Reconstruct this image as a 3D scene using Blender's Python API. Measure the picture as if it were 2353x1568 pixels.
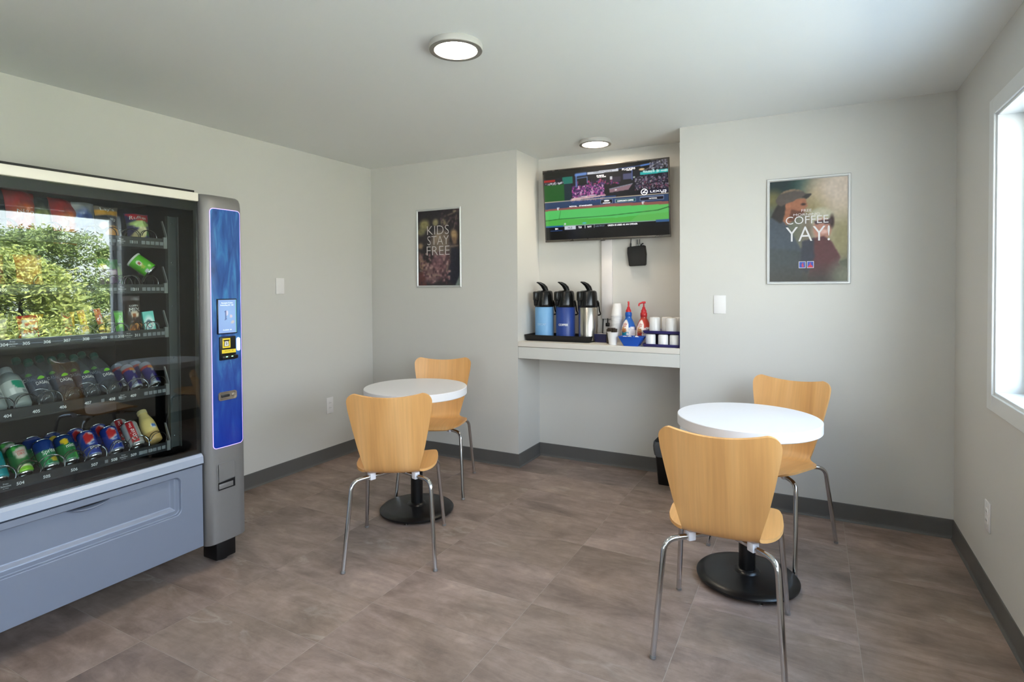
import bpy, bmesh, math, random
import numpy as np
from mathutils import Vector, Matrix, noise as mnoise

PI = math.pi
rng = random.Random(7)
scene = bpy.context.scene
for o in list(bpy.data.objects):
    bpy.data.objects.remove(o)
COL = scene.collection

# ---------------------------------------------------------------- camera
cam_d = bpy.data.cameras.new('camera')
cam = bpy.data.objects.new('camera', cam_d)
COL.objects.link(cam)
F_PX, CY_PX, YAW, ROLL, PITCH, CAM_H = 1297.69, 684.13, 0.4889, -0.0059, -0.0184, 1.392
fw = Vector((-math.sin(YAW) * math.cos(PITCH), math.cos(YAW) * math.cos(PITCH), math.sin(PITCH)))
r0 = Vector((math.cos(YAW), math.sin(YAW), 0))
u0 = r0.cross(fw)
rr = math.cos(ROLL) * r0 + math.sin(ROLL) * u0
uu = -math.sin(ROLL) * r0 + math.cos(ROLL) * u0
cam.matrix_world = Matrix(((rr.x, uu.x, -fw.x, 0), (rr.y, uu.y, -fw.y, 0), (rr.z, uu.z, -fw.z, CAM_H), (0, 0, 0, 1)))
cam_d.sensor_fit = 'HORIZONTAL'
cam_d.sensor_width = 36.0
cam_d.lens = F_PX / 2353 * 36
cam_d.shift_y = -(784 - CY_PX) / 2353
cam_d.clip_start = 0.02
scene.camera = cam

# ---------------------------------------------------------------- world, sun, exposure
world = bpy.data.worlds.new('sky')
scene.world = world
world.use_nodes = True
wn, wl = world.node_tree.nodes, world.node_tree.links
wn.clear()
w_out = wn.new('ShaderNodeOutputWorld')
w_bg = wn.new('ShaderNodeBackground')
w_tc = wn.new('ShaderNodeTexCoord')
w_sep = wn.new('ShaderNodeSeparateXYZ')
w_ramp = wn.new('ShaderNodeValToRGB')
w_ramp.color_ramp.elements[0].position = 0.0
w_ramp.color_ramp.elements[0].color = (0.93, 0.97, 1.0, 1)
w_ramp.color_ramp.elements[1].position = 0.75
w_ramp.color_ramp.elements[1].color = (0.45, 0.66, 1.0, 1)
wl.new(w_tc.outputs['Generated'], w_sep.inputs[0])
wl.new(w_sep.outputs['Z'], w_ramp.inputs[0])
wl.new(w_ramp.outputs[0], w_bg.inputs['Color'])
w_bg.inputs['Strength'].default_value = 9.0
wl.new(w_bg.outputs[0], w_out.inputs[0])

sun_d = bpy.data.lights.new('sun', 'SUN')
sun_d.energy = 46.0
sun_d.angle = math.radians(0.6)
sun_d.color = (1.0, 0.95, 0.85)
sun = bpy.data.objects.new('sun', sun_d)
COL.objects.link(sun)
sun.rotation_euler = Vector((0.66, 0.06, -0.75)).to_track_quat('-Z', 'Y').to_euler()
sun.location = (-6, -4, 8)

def portal(name, loc, rot, sx, sy):
    d = bpy.data.lights.new(name, 'AREA')
    d.shape = 'RECTANGLE'
    d.size, d.size_y = sx, sy
    d.cycles.is_portal = True
    o = bpy.data.objects.new(name, d)
    COL.objects.link(o)
    o.location = loc
    o.rotation_euler = rot
# sampling guides in the two openings the sky shines through (they give no light of their own)
portal('window_portal', (0.80, 2.06, 1.52), (0, math.radians(90), 0), 1.26, 2.06)
portal('window_portal', (0.80, -0.05, 1.52), (0, math.radians(90), 0), 1.26, 1.60)
portal('door_portal', (-1.10, -1.47, 1.45), (math.radians(90), 0, 0), 0.60, 0.95)

scene.view_settings.view_transform = 'Standard'
scene.view_settings.look = 'None'
scene.view_settings.gamma = 1.0
scene.view_settings.use_curve_mapping = False
scene.view_settings.exposure = 0.40
scene.cycles.max_bounces = 10
scene.cycles.diffuse_bounces = 5
scene.cycles.glossy_bounces = 5
scene.cycles.transparent_max_bounces = 24
scene.cycles.transmission_bounces = 10
scene.cycles.caustics_reflective = False
scene.cycles.caustics_refractive = False
scene.cycles.use_denoising = True

# ---------------------------------------------------------------- materials
def s2l(c):
    return tuple((x / 12.92 if x <= 0.04045 else ((x + 0.055) / 1.055) ** 2.4) for x in c)

def rgb(r, g, b):
    return s2l((r / 255, g / 255, b / 255)) + (1,)

MATS = {}
def mat(name, col, rough=0.5, metal=0.0, var=0.06, nscale=6.0, bump=0.0, bscale=60.0, spec=0.5, emit=None, estr=0.0,
        attr=None, trans=0.0, ior=1.45, aniso=None, coat=0.0, coord='Object'):
    """Principled material: base colour with slow noise variation, roughness noise and optional fine bump."""
    if name in MATS:
        return MATS[name]
    m = bpy.data.materials.new(name)
    m.use_nodes = True
    nt = m.node_tree
    n, l = nt.nodes, nt.links
    b = n['Principled BSDF']
    tc = n.new('ShaderNodeTexCoord')
    mp = n.new('ShaderNodeMapping')
    l.new(tc.outputs[coord], mp.inputs[0])
    if aniso:
        mp.inputs['Scale'].default_value = aniso
    nz = n.new('ShaderNodeTexNoise')
    nz.inputs['Scale'].default_value = nscale
    nz.inputs['Detail'].default_value = 4
    l.new(mp.outputs[0], nz.inputs['Vector'])
    if attr:
        at = n.new('ShaderNodeVertexColor')
        at.layer_name = attr
        src = at.outputs['Color']
    else:
        rg = n.new('ShaderNodeRGB')
        rg.outputs[0].default_value = col
        src = rg.outputs[0]
    if var > 0.015:
        mr = n.new('ShaderNodeMapRange')
        mr.inputs['To Min'].default_value = 1 - var
        mr.inputs['To Max'].default_value = 1 + var
        l.new(nz.outputs['Fac'], mr.inputs['Value'])
        mx = n.new('ShaderNodeVectorMath')
        mx.operation = 'SCALE'
        l.new(src, mx.inputs[0])
        l.new(mr.outputs[0], mx.inputs['Scale'])
        src = mx.outputs[0]
    l.new(src, b.inputs['Base Color'])
    if var > 0.015:
        rm = n.new('ShaderNodeMapRange')
        rm.inputs['To Min'].default_value = max(0.0, rough - 0.04)
        rm.inputs['To Max'].default_value = min(1.0, rough + 0.04)
        l.new(nz.outputs['Fac'], rm.inputs['Value'])
        l.new(rm.outputs[0], b.inputs['Roughness'])
    else:
        b.inputs['Roughness'].default_value = rough
    b.inputs['Metallic'].default_value = metal
    b.inputs['Specular IOR Level'].default_value = spec
    b.inputs['Transmission Weight'].default_value = trans
    b.inputs['IOR'].default_value = ior
    b.inputs['Coat Weight'].default_value = coat
    if bump > 0:
        n2 = n.new('ShaderNodeTexNoise')
        n2.inputs['Scale'].default_value = bscale
        n2.inputs['Detail'].default_value = 3
        l.new(mp.outputs[0], n2.inputs['Vector'])
        bp = n.new('ShaderNodeBump')
        bp.inputs['Strength'].default_value = bump
        bp.inputs['Distance'].default_value = 0.002
        l.new(n2.outputs['Fac'], bp.inputs['Height'])
        l.new(bp.outputs[0], b.inputs['Normal'])
    if emit is not None:
        b.inputs['Emission Color'].default_value = emit
        b.inputs['Emission Strength'].default_value = estr
    elif attr and estr > 0:
        l.new(src, b.inputs['Emission Color'])
        b.inputs['Emission Strength'].default_value = estr
        b.inputs['Base Color'].default_value = (0.01, 0.01, 0.01, 1)
        for lk in list(b.inputs['Base Color'].links):
            l.remove(lk)
    MATS[name] = m
    return m

def pane_mat(name, tint, f0=0.045, body=0.0, bodycol=(0.5, 0.5, 0.5, 1)):
    """Thin clear sheet: lets light straight through, mirrors by the angle of view; `body` adds a little milky diffuse."""
    m = bpy.data.materials.new(name)
    m.use_nodes = True
    n, l = m.node_tree.nodes, m.node_tree.links
    n.clear()
    out = n.new('ShaderNodeOutputMaterial')
    tr = n.new('ShaderNodeBsdfTransparent')
    tr.inputs[0].default_value = tint
    gl = n.new('ShaderNodeBsdfGlossy')
    gl.inputs['Roughness'].default_value = 0.0
    gl.inputs['Color'].default_value = (1, 1, 1, 1)
    lw = n.new('ShaderNodeLayerWeight')
    lw.inputs['Blend'].default_value = 0.5
    pw = n.new('ShaderNodeMath'); pw.operation = 'POWER'; pw.inputs[1].default_value = 5.0
    ma = n.new('ShaderNodeMath'); ma.operation = 'MULTIPLY_ADD'
    ma.inputs[1].default_value = 1 - f0; ma.inputs[2].default_value = f0
    l.new(lw.outputs['Facing'], pw.inputs[0]); l.new(pw.outputs[0], ma.inputs[0])
    mx = n.new('ShaderNodeMixShader')
    l.new(ma.outputs[0], mx.inputs[0])
    src = tr.outputs[0]
    if body > 0:
        df = n.new('ShaderNodeBsdfDiffuse'); df.inputs[0].default_value = bodycol
        m2 = n.new('ShaderNodeMixShader'); m2.inputs[0].default_value = body
        l.new(tr.outputs[0], m2.inputs[1]); l.new(df.outputs[0], m2.inputs[2])
        src = m2.outputs[0]
    l.new(src, mx.inputs[1]); l.new(gl.outputs[0], mx.inputs[2])
    l.new(mx.outputs[0], out.inputs[0])
    MATS[name] = m
    return m

# ---------------------------------------------------------------- mesh builder
class MB:
    def __init__(s):
        s.v, s.f, s.c, s.uv = [], [], [], []
    def add(s, v, f, c=None):
        b = len(s.v)
        s.v += [tuple(p) for p in v]
        s.f += [tuple(i + b for i in q) for q in f]
        if c is not None:
            s.c += list(c)
        return s
    def box(s, x0, y0, z0, x1, y1, z1):
        v = [(x0, y0, z0), (x1, y0, z0), (x1, y1, z0), (x0, y1, z0), (x0, y0, z1), (x1, y0, z1), (x1, y1, z1), (x0, y1, z1)]
        return s.add(v, [(0, 3, 2, 1), (4, 5, 6, 7), (0, 1, 5, 4), (1, 2, 6, 5), (2, 3, 7, 6), (3, 0, 4, 7)])
    def rbox(s, x0, y0, z0, x1, y1, z1, r=0.005, seg=2, M=None):
        bm = bmesh.new()
        bmesh.ops.create_cube(bm, size=1)
        for v in bm.verts:
            v.co = Vector(((x0 + x1) / 2 + v.co.x * (x1 - x0), (y0 + y1) / 2 + v.co.y * (y1 - y0), (z0 + z1) / 2 + v.co.z * (z1 - z0)))
        bmesh.ops.bevel(bm, geom=list(bm.edges), offset=min(r, 0.49 * min(x1 - x0, y1 - y0, z1 - z0)), segments=seg, profile=0.5, affect='EDGES')
        bm.verts.index_update()
        v = [(M @ q.co if M else q.co) for q in bm.verts]
        f = [[q.index for q in fc.verts] for fc in bm.faces]
        bm.free()
        return s.add(v, f)
    def lathe(s, prof, n=32, M=None, cap0=True, cap1=True, a0=0.0, col=None):
        v, f, c, rows = [], [], [], []
        for (r, z) in prof:
            one = r < 1e-6
            row = []
            for i in range(1 if one else n):
                a = a0 + 2 * PI * i / n
                p = Vector((r * math.cos(a), r * math.sin(a), z))
                row.append(len(v))
                v.append(M @ p if M else p)
                if col:
                    c.append(col(a, z, r))
            rows.append(row)
        for j in range(len(prof) - 1):
            A, B = rows[j], rows[j + 1]
            if len(A) == 1 and len(B) == 1:
                continue
            for i in range(n):
                i2 = (i + 1) % n
                if len(A) == 1:
                    f.append((A[0], B[i2], B[i]))
                elif len(B) == 1:
                    f.append((A[i], A[i2], B[0]))
                else:
                    f.append((A[i], A[i2], B[i2], B[i]))
        if cap0 and len(rows[0]) > 1:
            f.append(tuple(reversed(rows[0])))
        if cap1 and len(rows[-1]) > 1:
            f.append(tuple(rows[-1]))
        return s.add(v, f, c if col else None)
    def tube(s, path, r, n=8, closed=False, caps=True, rfun=None):
        P = [Vector(p) for p in path]
        k = len(P)
        T = []
        for i in range(k):
            a = P[i - 1] if (i > 0 or closed) else P[i]
            b = P[(i + 1) % k] if (i < k - 1 or closed) else P[i]
            t = (b - a)
            T.append(t.normalized() if t.length > 1e-9 else Vector((0, 0, 1)))
        ref = Vector((0, 0, 1)) if abs(T[0].z) < 0.9 else Vector((1, 0, 0))
        N = (ref - T[0] * ref.dot(T[0])).normalized()
        v, f = [], []
        for i in range(k):
            if i > 0:
                ax = T[i - 1].cross(T[i])
                if ax.length > 1e-8:
                    N = Matrix.Rotation(T[i - 1].angle(T[i]), 3, ax.normalized()) @ N
                N = (N - T[i] * N.dot(T[i])).normalized()
            B = T[i].cross(N)
            ri = rfun(i / max(1, k - 1)) * r if rfun else r
            for j in range(n):
                a = 2 * PI * j / n
                v.append(P[i] + (N * math.cos(a) + B * math.sin(a)) * ri)
        for i in range(k - 1 if not closed else k):
            i2 = (i + 1) % k
            for j in range(n):
                j2 = (j + 1) % n
                f.append((i * n + j, i * n + j2, i2 * n + j2, i2 * n + j))
        if caps and not closed:
            f.append(tuple(range(n - 1, -1, -1)))
            f.append(tuple((k - 1) * n + j for j in range(n)))
        return s.add(v, f)
    def prism(s, pts, lo, hi, fn):
        """pts: 2D outline (ccw); fn(a,b,t)->xyz with t=lo/hi."""
        k = len(pts)
        v = [fn(a, b, lo) for a, b in pts] + [fn(a, b, hi) for a, b in pts]
        f = [tuple(range(k - 1, -1, -1)), tuple(range(k, 2 * k))]
        f += [(i, (i + 1) % k, k + (i + 1) % k, k + i) for i in range(k)]
        return s.add(v, f)
    def grid(s, nu, nv, fn, col=None, wrap=False):
        v = [fn(i / (nu - (0 if wrap else 1)), j / (nv - 1)) for j in range(nv) for i in range(nu)]
        f = []
        for j in range(nv - 1):
            for i in range(nu if wrap else nu - 1):
                i2 = (i + 1) % nu
                f.append((j * nu + i, j * nu + i2, (j + 1) * nu + i2, (j + 1) * nu + i))
        c = None
        if col:
            c = [col(i / (nu - (0 if wrap else 1)), j / (nv - 1)) for j in range(nv) for i in range(nu)]
        return s.add(v, f, c)
    def mesh(s, name, m=None, smooth=None, recalc=True):
        me = bpy.data.meshes.new(name)
        me.from_pydata(s.v, [], s.f)
        if recalc:
            bm = bmesh.new()
            bm.from_mesh(me)
            bmesh.ops.recalc_face_normals(bm, faces=bm.faces)
            bm.to_mesh(me)
            bm.free()
        if s.c and len(s.c) == len(s.v):
            at = me.color_attributes.new('paint', 'FLOAT_COLOR', 'POINT')
            at.data.foreach_set('color', [x for q in s.c for x in (tuple(q) + (1.0,))[:4]])
        if s.uv and len(s.uv) == len(s.v):
            ul = me.uv_layers.new(name='UVMap')
            li = np.zeros(len(me.loops), dtype=np.int32)
            me.loops.foreach_get('vertex_index', li)
            ul.data.foreach_set('uv', np.array(s.uv, dtype=np.float32)[li].ravel())
        if smooth is not None:
            me.shade_smooth()
            me.set_sharp_from_angle(angle=math.radians(smooth))
        if m:
            me.materials.append(m)
        return me

def link(name, me, parent=None, loc=(0, 0, 0)):
    o = bpy.data.objects.new(name, me)
    COL.objects.link(o)
    o.location = loc
    if parent:
        o.parent = parent
    return o

def part(name, mb, m, parent=None, smooth=None, loc=(0, 0, 0)):
    """One mesh object. Vertices are given in the parent's frame."""
    return link(name, mb.mesh(name, m, smooth), parent, loc)

def wpart(name, mb, m, parent, smooth=None):
    """Vertices given in world coordinates under an unrotated root (or a part of it)."""
    root = parent
    while root.parent:
        root = root.parent
    d = root.location
    mb.v = [(a - d.x, b - d.y, c - d.z) for a, b, c in mb.v]
    return part(name, mb, m, parent, smooth)

def tag(o, label, cat, group=None):
    o['label'] = label
    o['category'] = cat
    if group:
        o['group'] = group
    return o

def thing(name, label, cat, loc=(0, 0, 0), rotz=0.0, group=None):
    o = bpy.data.objects.new(name, None)
    o.empty_display_size = 0.05
    COL.objects.link(o)
    o.location = loc
    o.rotation_euler = (0, 0, rotz)
    return tag(o, label, cat, group)

def struct(name, mb, m, smooth=None, parent=None, label=None):
    o = part(name, mb, m, parent, smooth)
    if parent is None:
        o['kind'] = 'structure'
        if label:
            o['label'] = label
    return o

def copy_tree(o, parent=None):
    c = o.copy()
    COL.objects.link(c)
    c.parent = parent
    for ch in list(o.children):
        copy_tree(ch, c)
    return c

def fillet(pts, r, seg=6):
    P = [Vector(p) for p in pts]
    out = [P[0]]
    for i in range(1, len(P) - 1):
        a, b, c = P[i - 1], P[i], P[i + 1]
        d1, d2 = (a - b), (c - b)
        l1, l2 = d1.length, d2.length
        d1.normalize(); d2.normalize()
        ang = d1.angle(d2)
        t = min(r / math.tan(ang / 2), 0.48 * l1, 0.48 * l2)
        p, q = b + d1 * t, b + d2 * t
        for k in range(seg + 1):
            s = k / seg
            out.append(p * (1 - s) ** 2 + b * 2 * s * (1 - s) + q * s * s)
    out.append(P[-1])
    return out

def rrect(x0, y0, x1, y1, r, seg=5):
    r = min(r, (x1 - x0) / 2 - 1e-5, (y1 - y0) / 2 - 1e-5)
    out = []
    for cx, cy, a in ((x1 - r, y0 + r, -90), (x1 - r, y1 - r, 0), (x0 + r, y1 - r, 90), (x0 + r, y0 + r, 180)):
        for k in range(seg + 1):
            t = math.radians(a + 90 * k / seg)
            out.append((cx + r * math.cos(t), cy + r * math.sin(t)))
    return out

# ---------------------------------------------------------------- lettering
_TX = {}
def glyphs(body, bold=0.0):
    key = (body, bold)
    if key not in _TX:
        cu = bpy.data.curves.new('lettering_tmp', 'FONT')
        cu.body = body
        cu.resolution_u = 3
        cu.offset = bold
        ob = bpy.data.objects.new('lettering_tmp', cu)
        COL.objects.link(ob)
        me = bpy.data.meshes.new_from_object(ob.evaluated_get(bpy.context.evaluated_depsgraph_get()))
        v = np.array([q.co[:2] for q in me.vertices]) if len(me.vertices) else np.zeros((0, 2))
        f = [tuple(p.vertices) for p in me.polygons]
        bpy.data.objects.remove(ob)
        bpy.data.curves.remove(cu)
        bpy.data.meshes.remove(me)
        if len(v):
            v = v - np.array([(v[:, 0].min() + v[:, 0].max()) / 2, (v[:, 1].min() + v[:, 1].max()) / 2])
        _TX[key] = (v, f)
    return _TX[key]

def text(mb, body, fn, cx, cy, h=None, w=None, bold=0.0, italic=0.0, rot=0.0):
    """Centre `body` at (cx,cy) with height h and/or width w; fn(a,b)->xyz lays it onto a surface."""
    v, f = glyphs(body, bold)
    if not len(v):
        return mb
    W, H = np.ptp(v[:, 0]), np.ptp(v[:, 1])
    sy = (h / H) if h else w / W
    sx = (w / W) if w else sy
    c, s_ = math.cos(rot), math.sin(rot)
    pts = []
    for x, y in v:
        a, b = (x + italic * y) * sx, y * sy
        pts.append(fn(cx + a * c - b * s_, cy + a * s_ + b * c))
    return mb.add(pts, f)

# ---------------------------------------------------------------- painting (print on posters, screens, wrappers)
class Canvas:
    """A small picture painted in code, used as point colours on a finely divided flat print. u right, v up, 0..1."""
    def __init__(s, w, h, c):
        s.w, s.h = w, h
        s.a = np.zeros((h, w, 3)) + np.array(c) / 255.0
        s.u, s.v = np.meshgrid(np.linspace(0, 1, w), np.linspace(0, 1, h))
    def mix(s, m, c, al=1.0):
        m = np.clip(m, 0, 1)[..., None] * al
        s.a = s.a * (1 - m) + np.array(c) / 255.0 * m
        return s
    def ell(s, cx, cy, rx, ry, c, soft=0.15, rot=0.0, al=1.0):
        du, dv = s.u - cx, (s.v - cy)
        k = s.h / s.w
        ca, sa = math.cos(rot), math.sin(rot)
        x, y = du * ca + dv * k * sa, -du * sa + dv * k * ca
        d = np.sqrt((x / rx) ** 2 + (y / (ry * k)) ** 2)
        return s.mix((1 + soft - d) / (2 * soft + 1e-6) if soft > 0 else (d < 1) * 1.0, c, al)
    def rect(s, x0, y0, x1, y1, c, al=1.0):
        return s.mix(((s.u >= x0) & (s.u <= x1) & (s.v >= y0) & (s.v <= y1)) * 1.0, c, al)
    def poly(s, pts, c, al=1.0, soft=0):
        inside = np.zeros_like(s.u, dtype=bool)
        n = len(pts)
        for i in range(n):
            x0, y0 = pts[i]; x1, y1 = pts[(i + 1) % n]
            if y0 == y1:
                continue
            cnd = ((s.v >= min(y0, y1)) & (s.v < max(y0, y1)))
            xi = x0 + (s.v - y0) * (x1 - x0) / (y1 - y0)
            inside ^= cnd & (s.u < xi)
        m = inside * 1.0
        for _ in range(soft):
            p = np.pad(m, 1, mode='edge')
            m = (p[:-2, 1:-1] + p[2:, 1:-1] + p[1:-1, :-2] + p[1:-1, 2:] + 2 * m) / 6
        return s.mix(m, c, al)
    def line(s, x0, y0, x1, y1, wd, c, al=1.0):
        k = s.h / s.w
        dx, dy = x1 - x0, (y1 - y0) * k
        L2 = dx * dx + dy * dy + 1e-12
        t = np.clip(((s.u - x0) * dx + (s.v - y0) * k * dy) / L2, 0, 1)
        d = np.sqrt((s.u - x0 - t * dx) ** 2 + ((s.v - y0) * k - t * dy) ** 2)
        return s.mix(1.5 - d / wd, c, al)
    def noise(s, amt, cell, seed):
        r = np.random.RandomState(seed)
        n = r.rand(s.h // cell + 2, s.w // cell + 2)
        iy, ix = np.arange(s.h) / cell, np.arange(s.w) / cell
        y0, x0 = iy.astype(int), ix.astype(int)
        fy, fx = (iy - y0)[:, None], (ix - x0)[None, :]
        z = (n[y0][:, x0] * (1 - fy) * (1 - fx) + n[y0 + 1][:, x0] * fy * (1 - fx) + n[y0][:, x0 + 1] * (1 - fy) * fx + n[y0 + 1][:, x0 + 1] * fy * fx)
        s.a = np.clip(s.a * (1 + amt * (z[..., None] - 0.5) * 2), 0, 1)
        return s
    def dots(s, n, box, cols, size, seed):
        r = np.random.RandomState(seed)
        for _ in range(n):
            x, y = box[0] + r.rand() * (box[2] - box[0]), box[1] + r.rand() * (box[3] - box[1])
            c = cols[r.randint(len(cols))]
            w_, h_ = size * (0.5 + r.rand()), size * (0.5 + r.rand()) * s.w / s.h
            i0, i1 = int((x) * s.w), int((x + w_) * s.w) + 1
            j0, j1 = int((y) * s.h), int((y + h_) * s.h) + 1
            s.a[max(0, j0):j1, max(0, i0):i1] = np.array(c) / 255.0
        return s
    def blur(s, k=1, al=1.0):
        for _ in range(k):
            p = np.pad(s.a, ((1, 1), (1, 1), (0, 0)), mode='edge')
            b = (p[:-2, 1:-1] + p[2:, 1:-1] + p[1:-1, :-2] + p[1:-1, 2:] + 2 * s.a) / 6
            s.a = s.a * (1 - al) + b * al
        return s
    def linear(s):
        a = np.clip(s.a, 0, 1)
        return np.where(a <= 0.04045, a / 12.92, ((a + 0.055) / 1.055) ** 2.4)
    def sample(s):
        lin = s.linear()
        def f(u, v):
            i = min(s.w - 1, max(0, int(u * (s.w - 1) + 0.5)))
            j = min(s.h - 1, max(0, int(v * (s.h - 1) + 0.5)))
            return tuple(lin[j, i])
        return f
    def print_on(s, name, fn, m, parent, back=None):
        """Flat print: one point per painted dot; fn(u,v)->xyz in the parent's frame."""
        me = bpy.data.meshes.new(name)
        w, h = s.w, s.h
        v = [fn(i / (w - 1), j / (h - 1)) for j in range(h) for i in range(w)]
        f = [(j * w + i, j * w + i + 1, (j + 1) * w + i + 1, (j + 1) * w + i) for j in range(h - 1) for i in range(w - 1)]
        me.from_pydata(v, [], f)
        at = me.color_attributes.new('paint', 'FLOAT_COLOR', 'POINT')
        lin = s.linear().reshape(-1, 3)
        at.data.foreach_set('color', np.concatenate([lin, np.ones((len(lin), 1))], 1).astype(np.float32).ravel())
        me.materials.append(m)
        return link(name, me, parent)

# ================================================================ ROOM
XL, XR, YB, YN, N0, N1, YF, H = -3.449, 0.686, 3.8395, 4.224, -1.994, -0.778, -1.40, 2.44
WT = 0.15
m_wall = mat('wall_paint', rgb(211, 209, 204), 0.62, var=0.012, nscale=1.2, bump=0.12, bscale=220)
m_ceil = mat('ceiling_paint', rgb(234, 236, 234), 0.7, var=0.01, nscale=1.0, bump=0.12, bscale=180)
m_base = mat('vinyl_base', rgb(97, 95, 92), 0.42, var=0.05, nscale=3)
m_white = mat('white_trim_paint', rgb(226, 227, 226), 0.35, var=0.01)
m_plate = mat('white_plastic_plate', rgb(238, 235, 234), 0.35, var=0.01)
m_grout = mat('grout', rgb(170, 158, 148), 0.85, var=0.05, nscale=20)

def floor_material():
    m = bpy.data.materials.new('stone_look_tile')
    m.use_nodes = True
    n, l = m.node_tree.nodes, m.node_tree.links
    b = n['Principled BSDF']
    tc, oi = n.new('ShaderNodeTexCoord'), n.new('ShaderNodeObjectInfo')
    sc = n.new('ShaderNodeVectorMath'); sc.operation = 'SCALE'
    cmb = n.new('ShaderNodeCombineXYZ')
    for k, q in (('X', 37.0), ('Y', 91.0), ('Z', 13.0)):
        mm = n.new('ShaderNodeMath'); mm.operation = 'MULTIPLY'; mm.inputs[1].default_value = q
        l.new(oi.outputs['Random'], mm.inputs[0]); l.new(mm.outputs[0], cmb.inputs[k])
    ad = n.new('ShaderNodeVectorMath'); ad.operation = 'ADD'
    l.new(tc.outputs['Object'], ad.inputs[0]); l.new(cmb.outputs[0], ad.inputs[1])
    rot = n.new('ShaderNodeMapping')
    rot.inputs['Rotation'].default_value = (0, 0, math.radians(24))
    rot.inputs['Scale'].default_value = (2.4, 5.6, 1)
    l.new(ad.outputs[0], rot.inputs[0])
    def nz(scale, det, dist, src=rot):
        q = n.new('ShaderNodeTexNoise')
        q.inputs['Scale'].default_value = scale; q.inputs['Detail'].default_value = det; q.inputs['Distortion'].default_value = dist
        l.new(src.outputs[0], q.inputs['Vector'])
        return q
    big = nz(0.9, 8, 0.9)
    big.inputs['Roughness'].default_value = 0.62
    cr = n.new('ShaderNodeValToRGB')
    e = cr.color_ramp.elements
    e[0].position, e[0].color = 0.28, rgb(110, 94, 86)
    e[1].position, e[1].color = 0.76, rgb(178, 157, 147)
    e.new(0.5).color = rgb(149, 129, 119)
    l.new(big.outputs['Fac'], cr.inputs[0])
    # broad warm / cool clouds
    cl = nz(1.1, 2, 0.2, ad)
    clr = n.new('ShaderNodeMapRange'); clr.inputs['From Min'].default_value = 0.35; clr.inputs['From Max'].default_value = 0.7; clr.inputs['To Max'].default_value = 0.45
    l.new(cl.outputs['Fac'], clr.inputs['Value'])
    m1 = n.new('ShaderNodeMixRGB'); m1.blend_type = 'MIX'
    m1.inputs['Color2'].default_value = rgb(140, 122, 104)
    l.new(clr.outputs[0], m1.inputs['Fac']); l.new(cr.outputs[0], m1.inputs['Color1'])
    # thin pale veins
    ve = nz(1.5, 7, 0.7)
    vr = n.new('ShaderNodeValToRGB')
    q = vr.color_ramp.elements
    q[0].position, q[0].color = 0.56, (0, 0, 0, 1)
    q[1].position, q[1].color = 0.66, (0, 0, 0, 1)
    q.new(0.61).color = (1, 1, 1, 1)
    l.new(ve.outputs['Fac'], vr.inputs[0])
    msk = nz(2.2, 2, 0.0, ad)
    mk = n.new('ShaderNodeMapRange'); mk.inputs['From Min'].default_value = 0.5; mk.inputs['From Max'].default_value = 0.68; mk.inputs['To Max'].default_value = 0.22
    l.new(msk.outputs['Fac'], mk.inputs['Value'])
    vm = n.new('ShaderNodeMath'); vm.operation = 'MULTIPLY'
    l.new(vr.outputs[0], vm.inputs[0]); l.new(mk.outputs[0], vm.inputs[1])
    m2 = n.new('ShaderNodeMixRGB'); m2.inputs['Color2'].default_value = rgb(218, 208, 196)
    l.new(vm.outputs[0], m2.inputs['Fac']); l.new(m1.outputs[0], m2.inputs['Color1'])
    # dark streaks
    dk = nz(1.1, 6, 1.0)
    dr = n.new('ShaderNodeMapRange'); dr.inputs['From Min'].default_value = 0.62; dr.inputs['From Max'].default_value = 0.8; dr.inputs['To Max'].default_value = 0.5
    l.new(dk.outputs['Fac'], dr.inputs['Value'])
    m3 = n.new('ShaderNodeMixRGB'); m3.inputs['Color2'].default_value = rgb(112, 102, 96)
    l.new(dr.outputs[0], m3.inputs['Fac']); l.new(m2.outputs[0], m3.inputs['Color1'])
    # fine pale and dark streaks along the vein direction
    r2 = n.new('ShaderNodeMapping')
    r2.inputs['Rotation'].default_value = (0, 0, math.radians(21)); r2.inputs['Scale'].default_value = (5, 26, 1)
    l.new(ad.outputs[0], r2.inputs[0])
    stk = nz(1.0, 7, 1.2, r2)
    stk.inputs['Roughness'].default_value = 0.65
    sr = n.new('ShaderNodeMapRange'); sr.inputs['From Min'].default_value = 0.3; sr.inputs['From Max'].default_value = 0.72; sr.inputs['To Min'].default_value = 0.86; sr.inputs['To Max'].default_value = 1.15
    l.new(stk.outputs['Fac'], sr.inputs['Value'])
    # tile to tile shade
    tv = n.new('ShaderNodeMapRange'); tv.inputs['To Min'].default_value = 0.96; tv.inputs['To Max'].default_value = 1.04
    l.new(oi.outputs['Random'], tv.inputs['Value'])
    fine = nz(11, 9, 0.3, ad)
    fine.inputs['Roughness'].default_value = 0.7
    fr = n.new('ShaderNodeMapRange'); fr.inputs['From Min'].default_value = 0.25; fr.inputs['From Max'].default_value = 0.75; fr.inputs['To Min'].default_value = 0.80; fr.inputs['To Max'].default_value = 1.20
    l.new(fine.outputs['Fac'], fr.inputs['Value'])
    pm = n.new('ShaderNodeMath'); pm.operation = 'MULTIPLY'
    l.new(tv.outputs[0], pm.inputs[0]); l.new(fr.outputs[0], pm.inputs[1])
    pm2 = n.new('ShaderNodeMath'); pm2.operation = 'MULTIPLY'
    l.new(pm.outputs[0], pm2.inputs[0]); l.new(sr.outputs[0], pm2.inputs[1])
    fin = n.new('ShaderNodeVectorMath'); fin.operation = 'SCALE'
    l.new(m3.outputs[0], fin.inputs[0]); l.new(pm2.outputs[0], fin.inputs['Scale'])
    l.new(fin.outputs[0], b.inputs['Base Color'])
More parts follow.
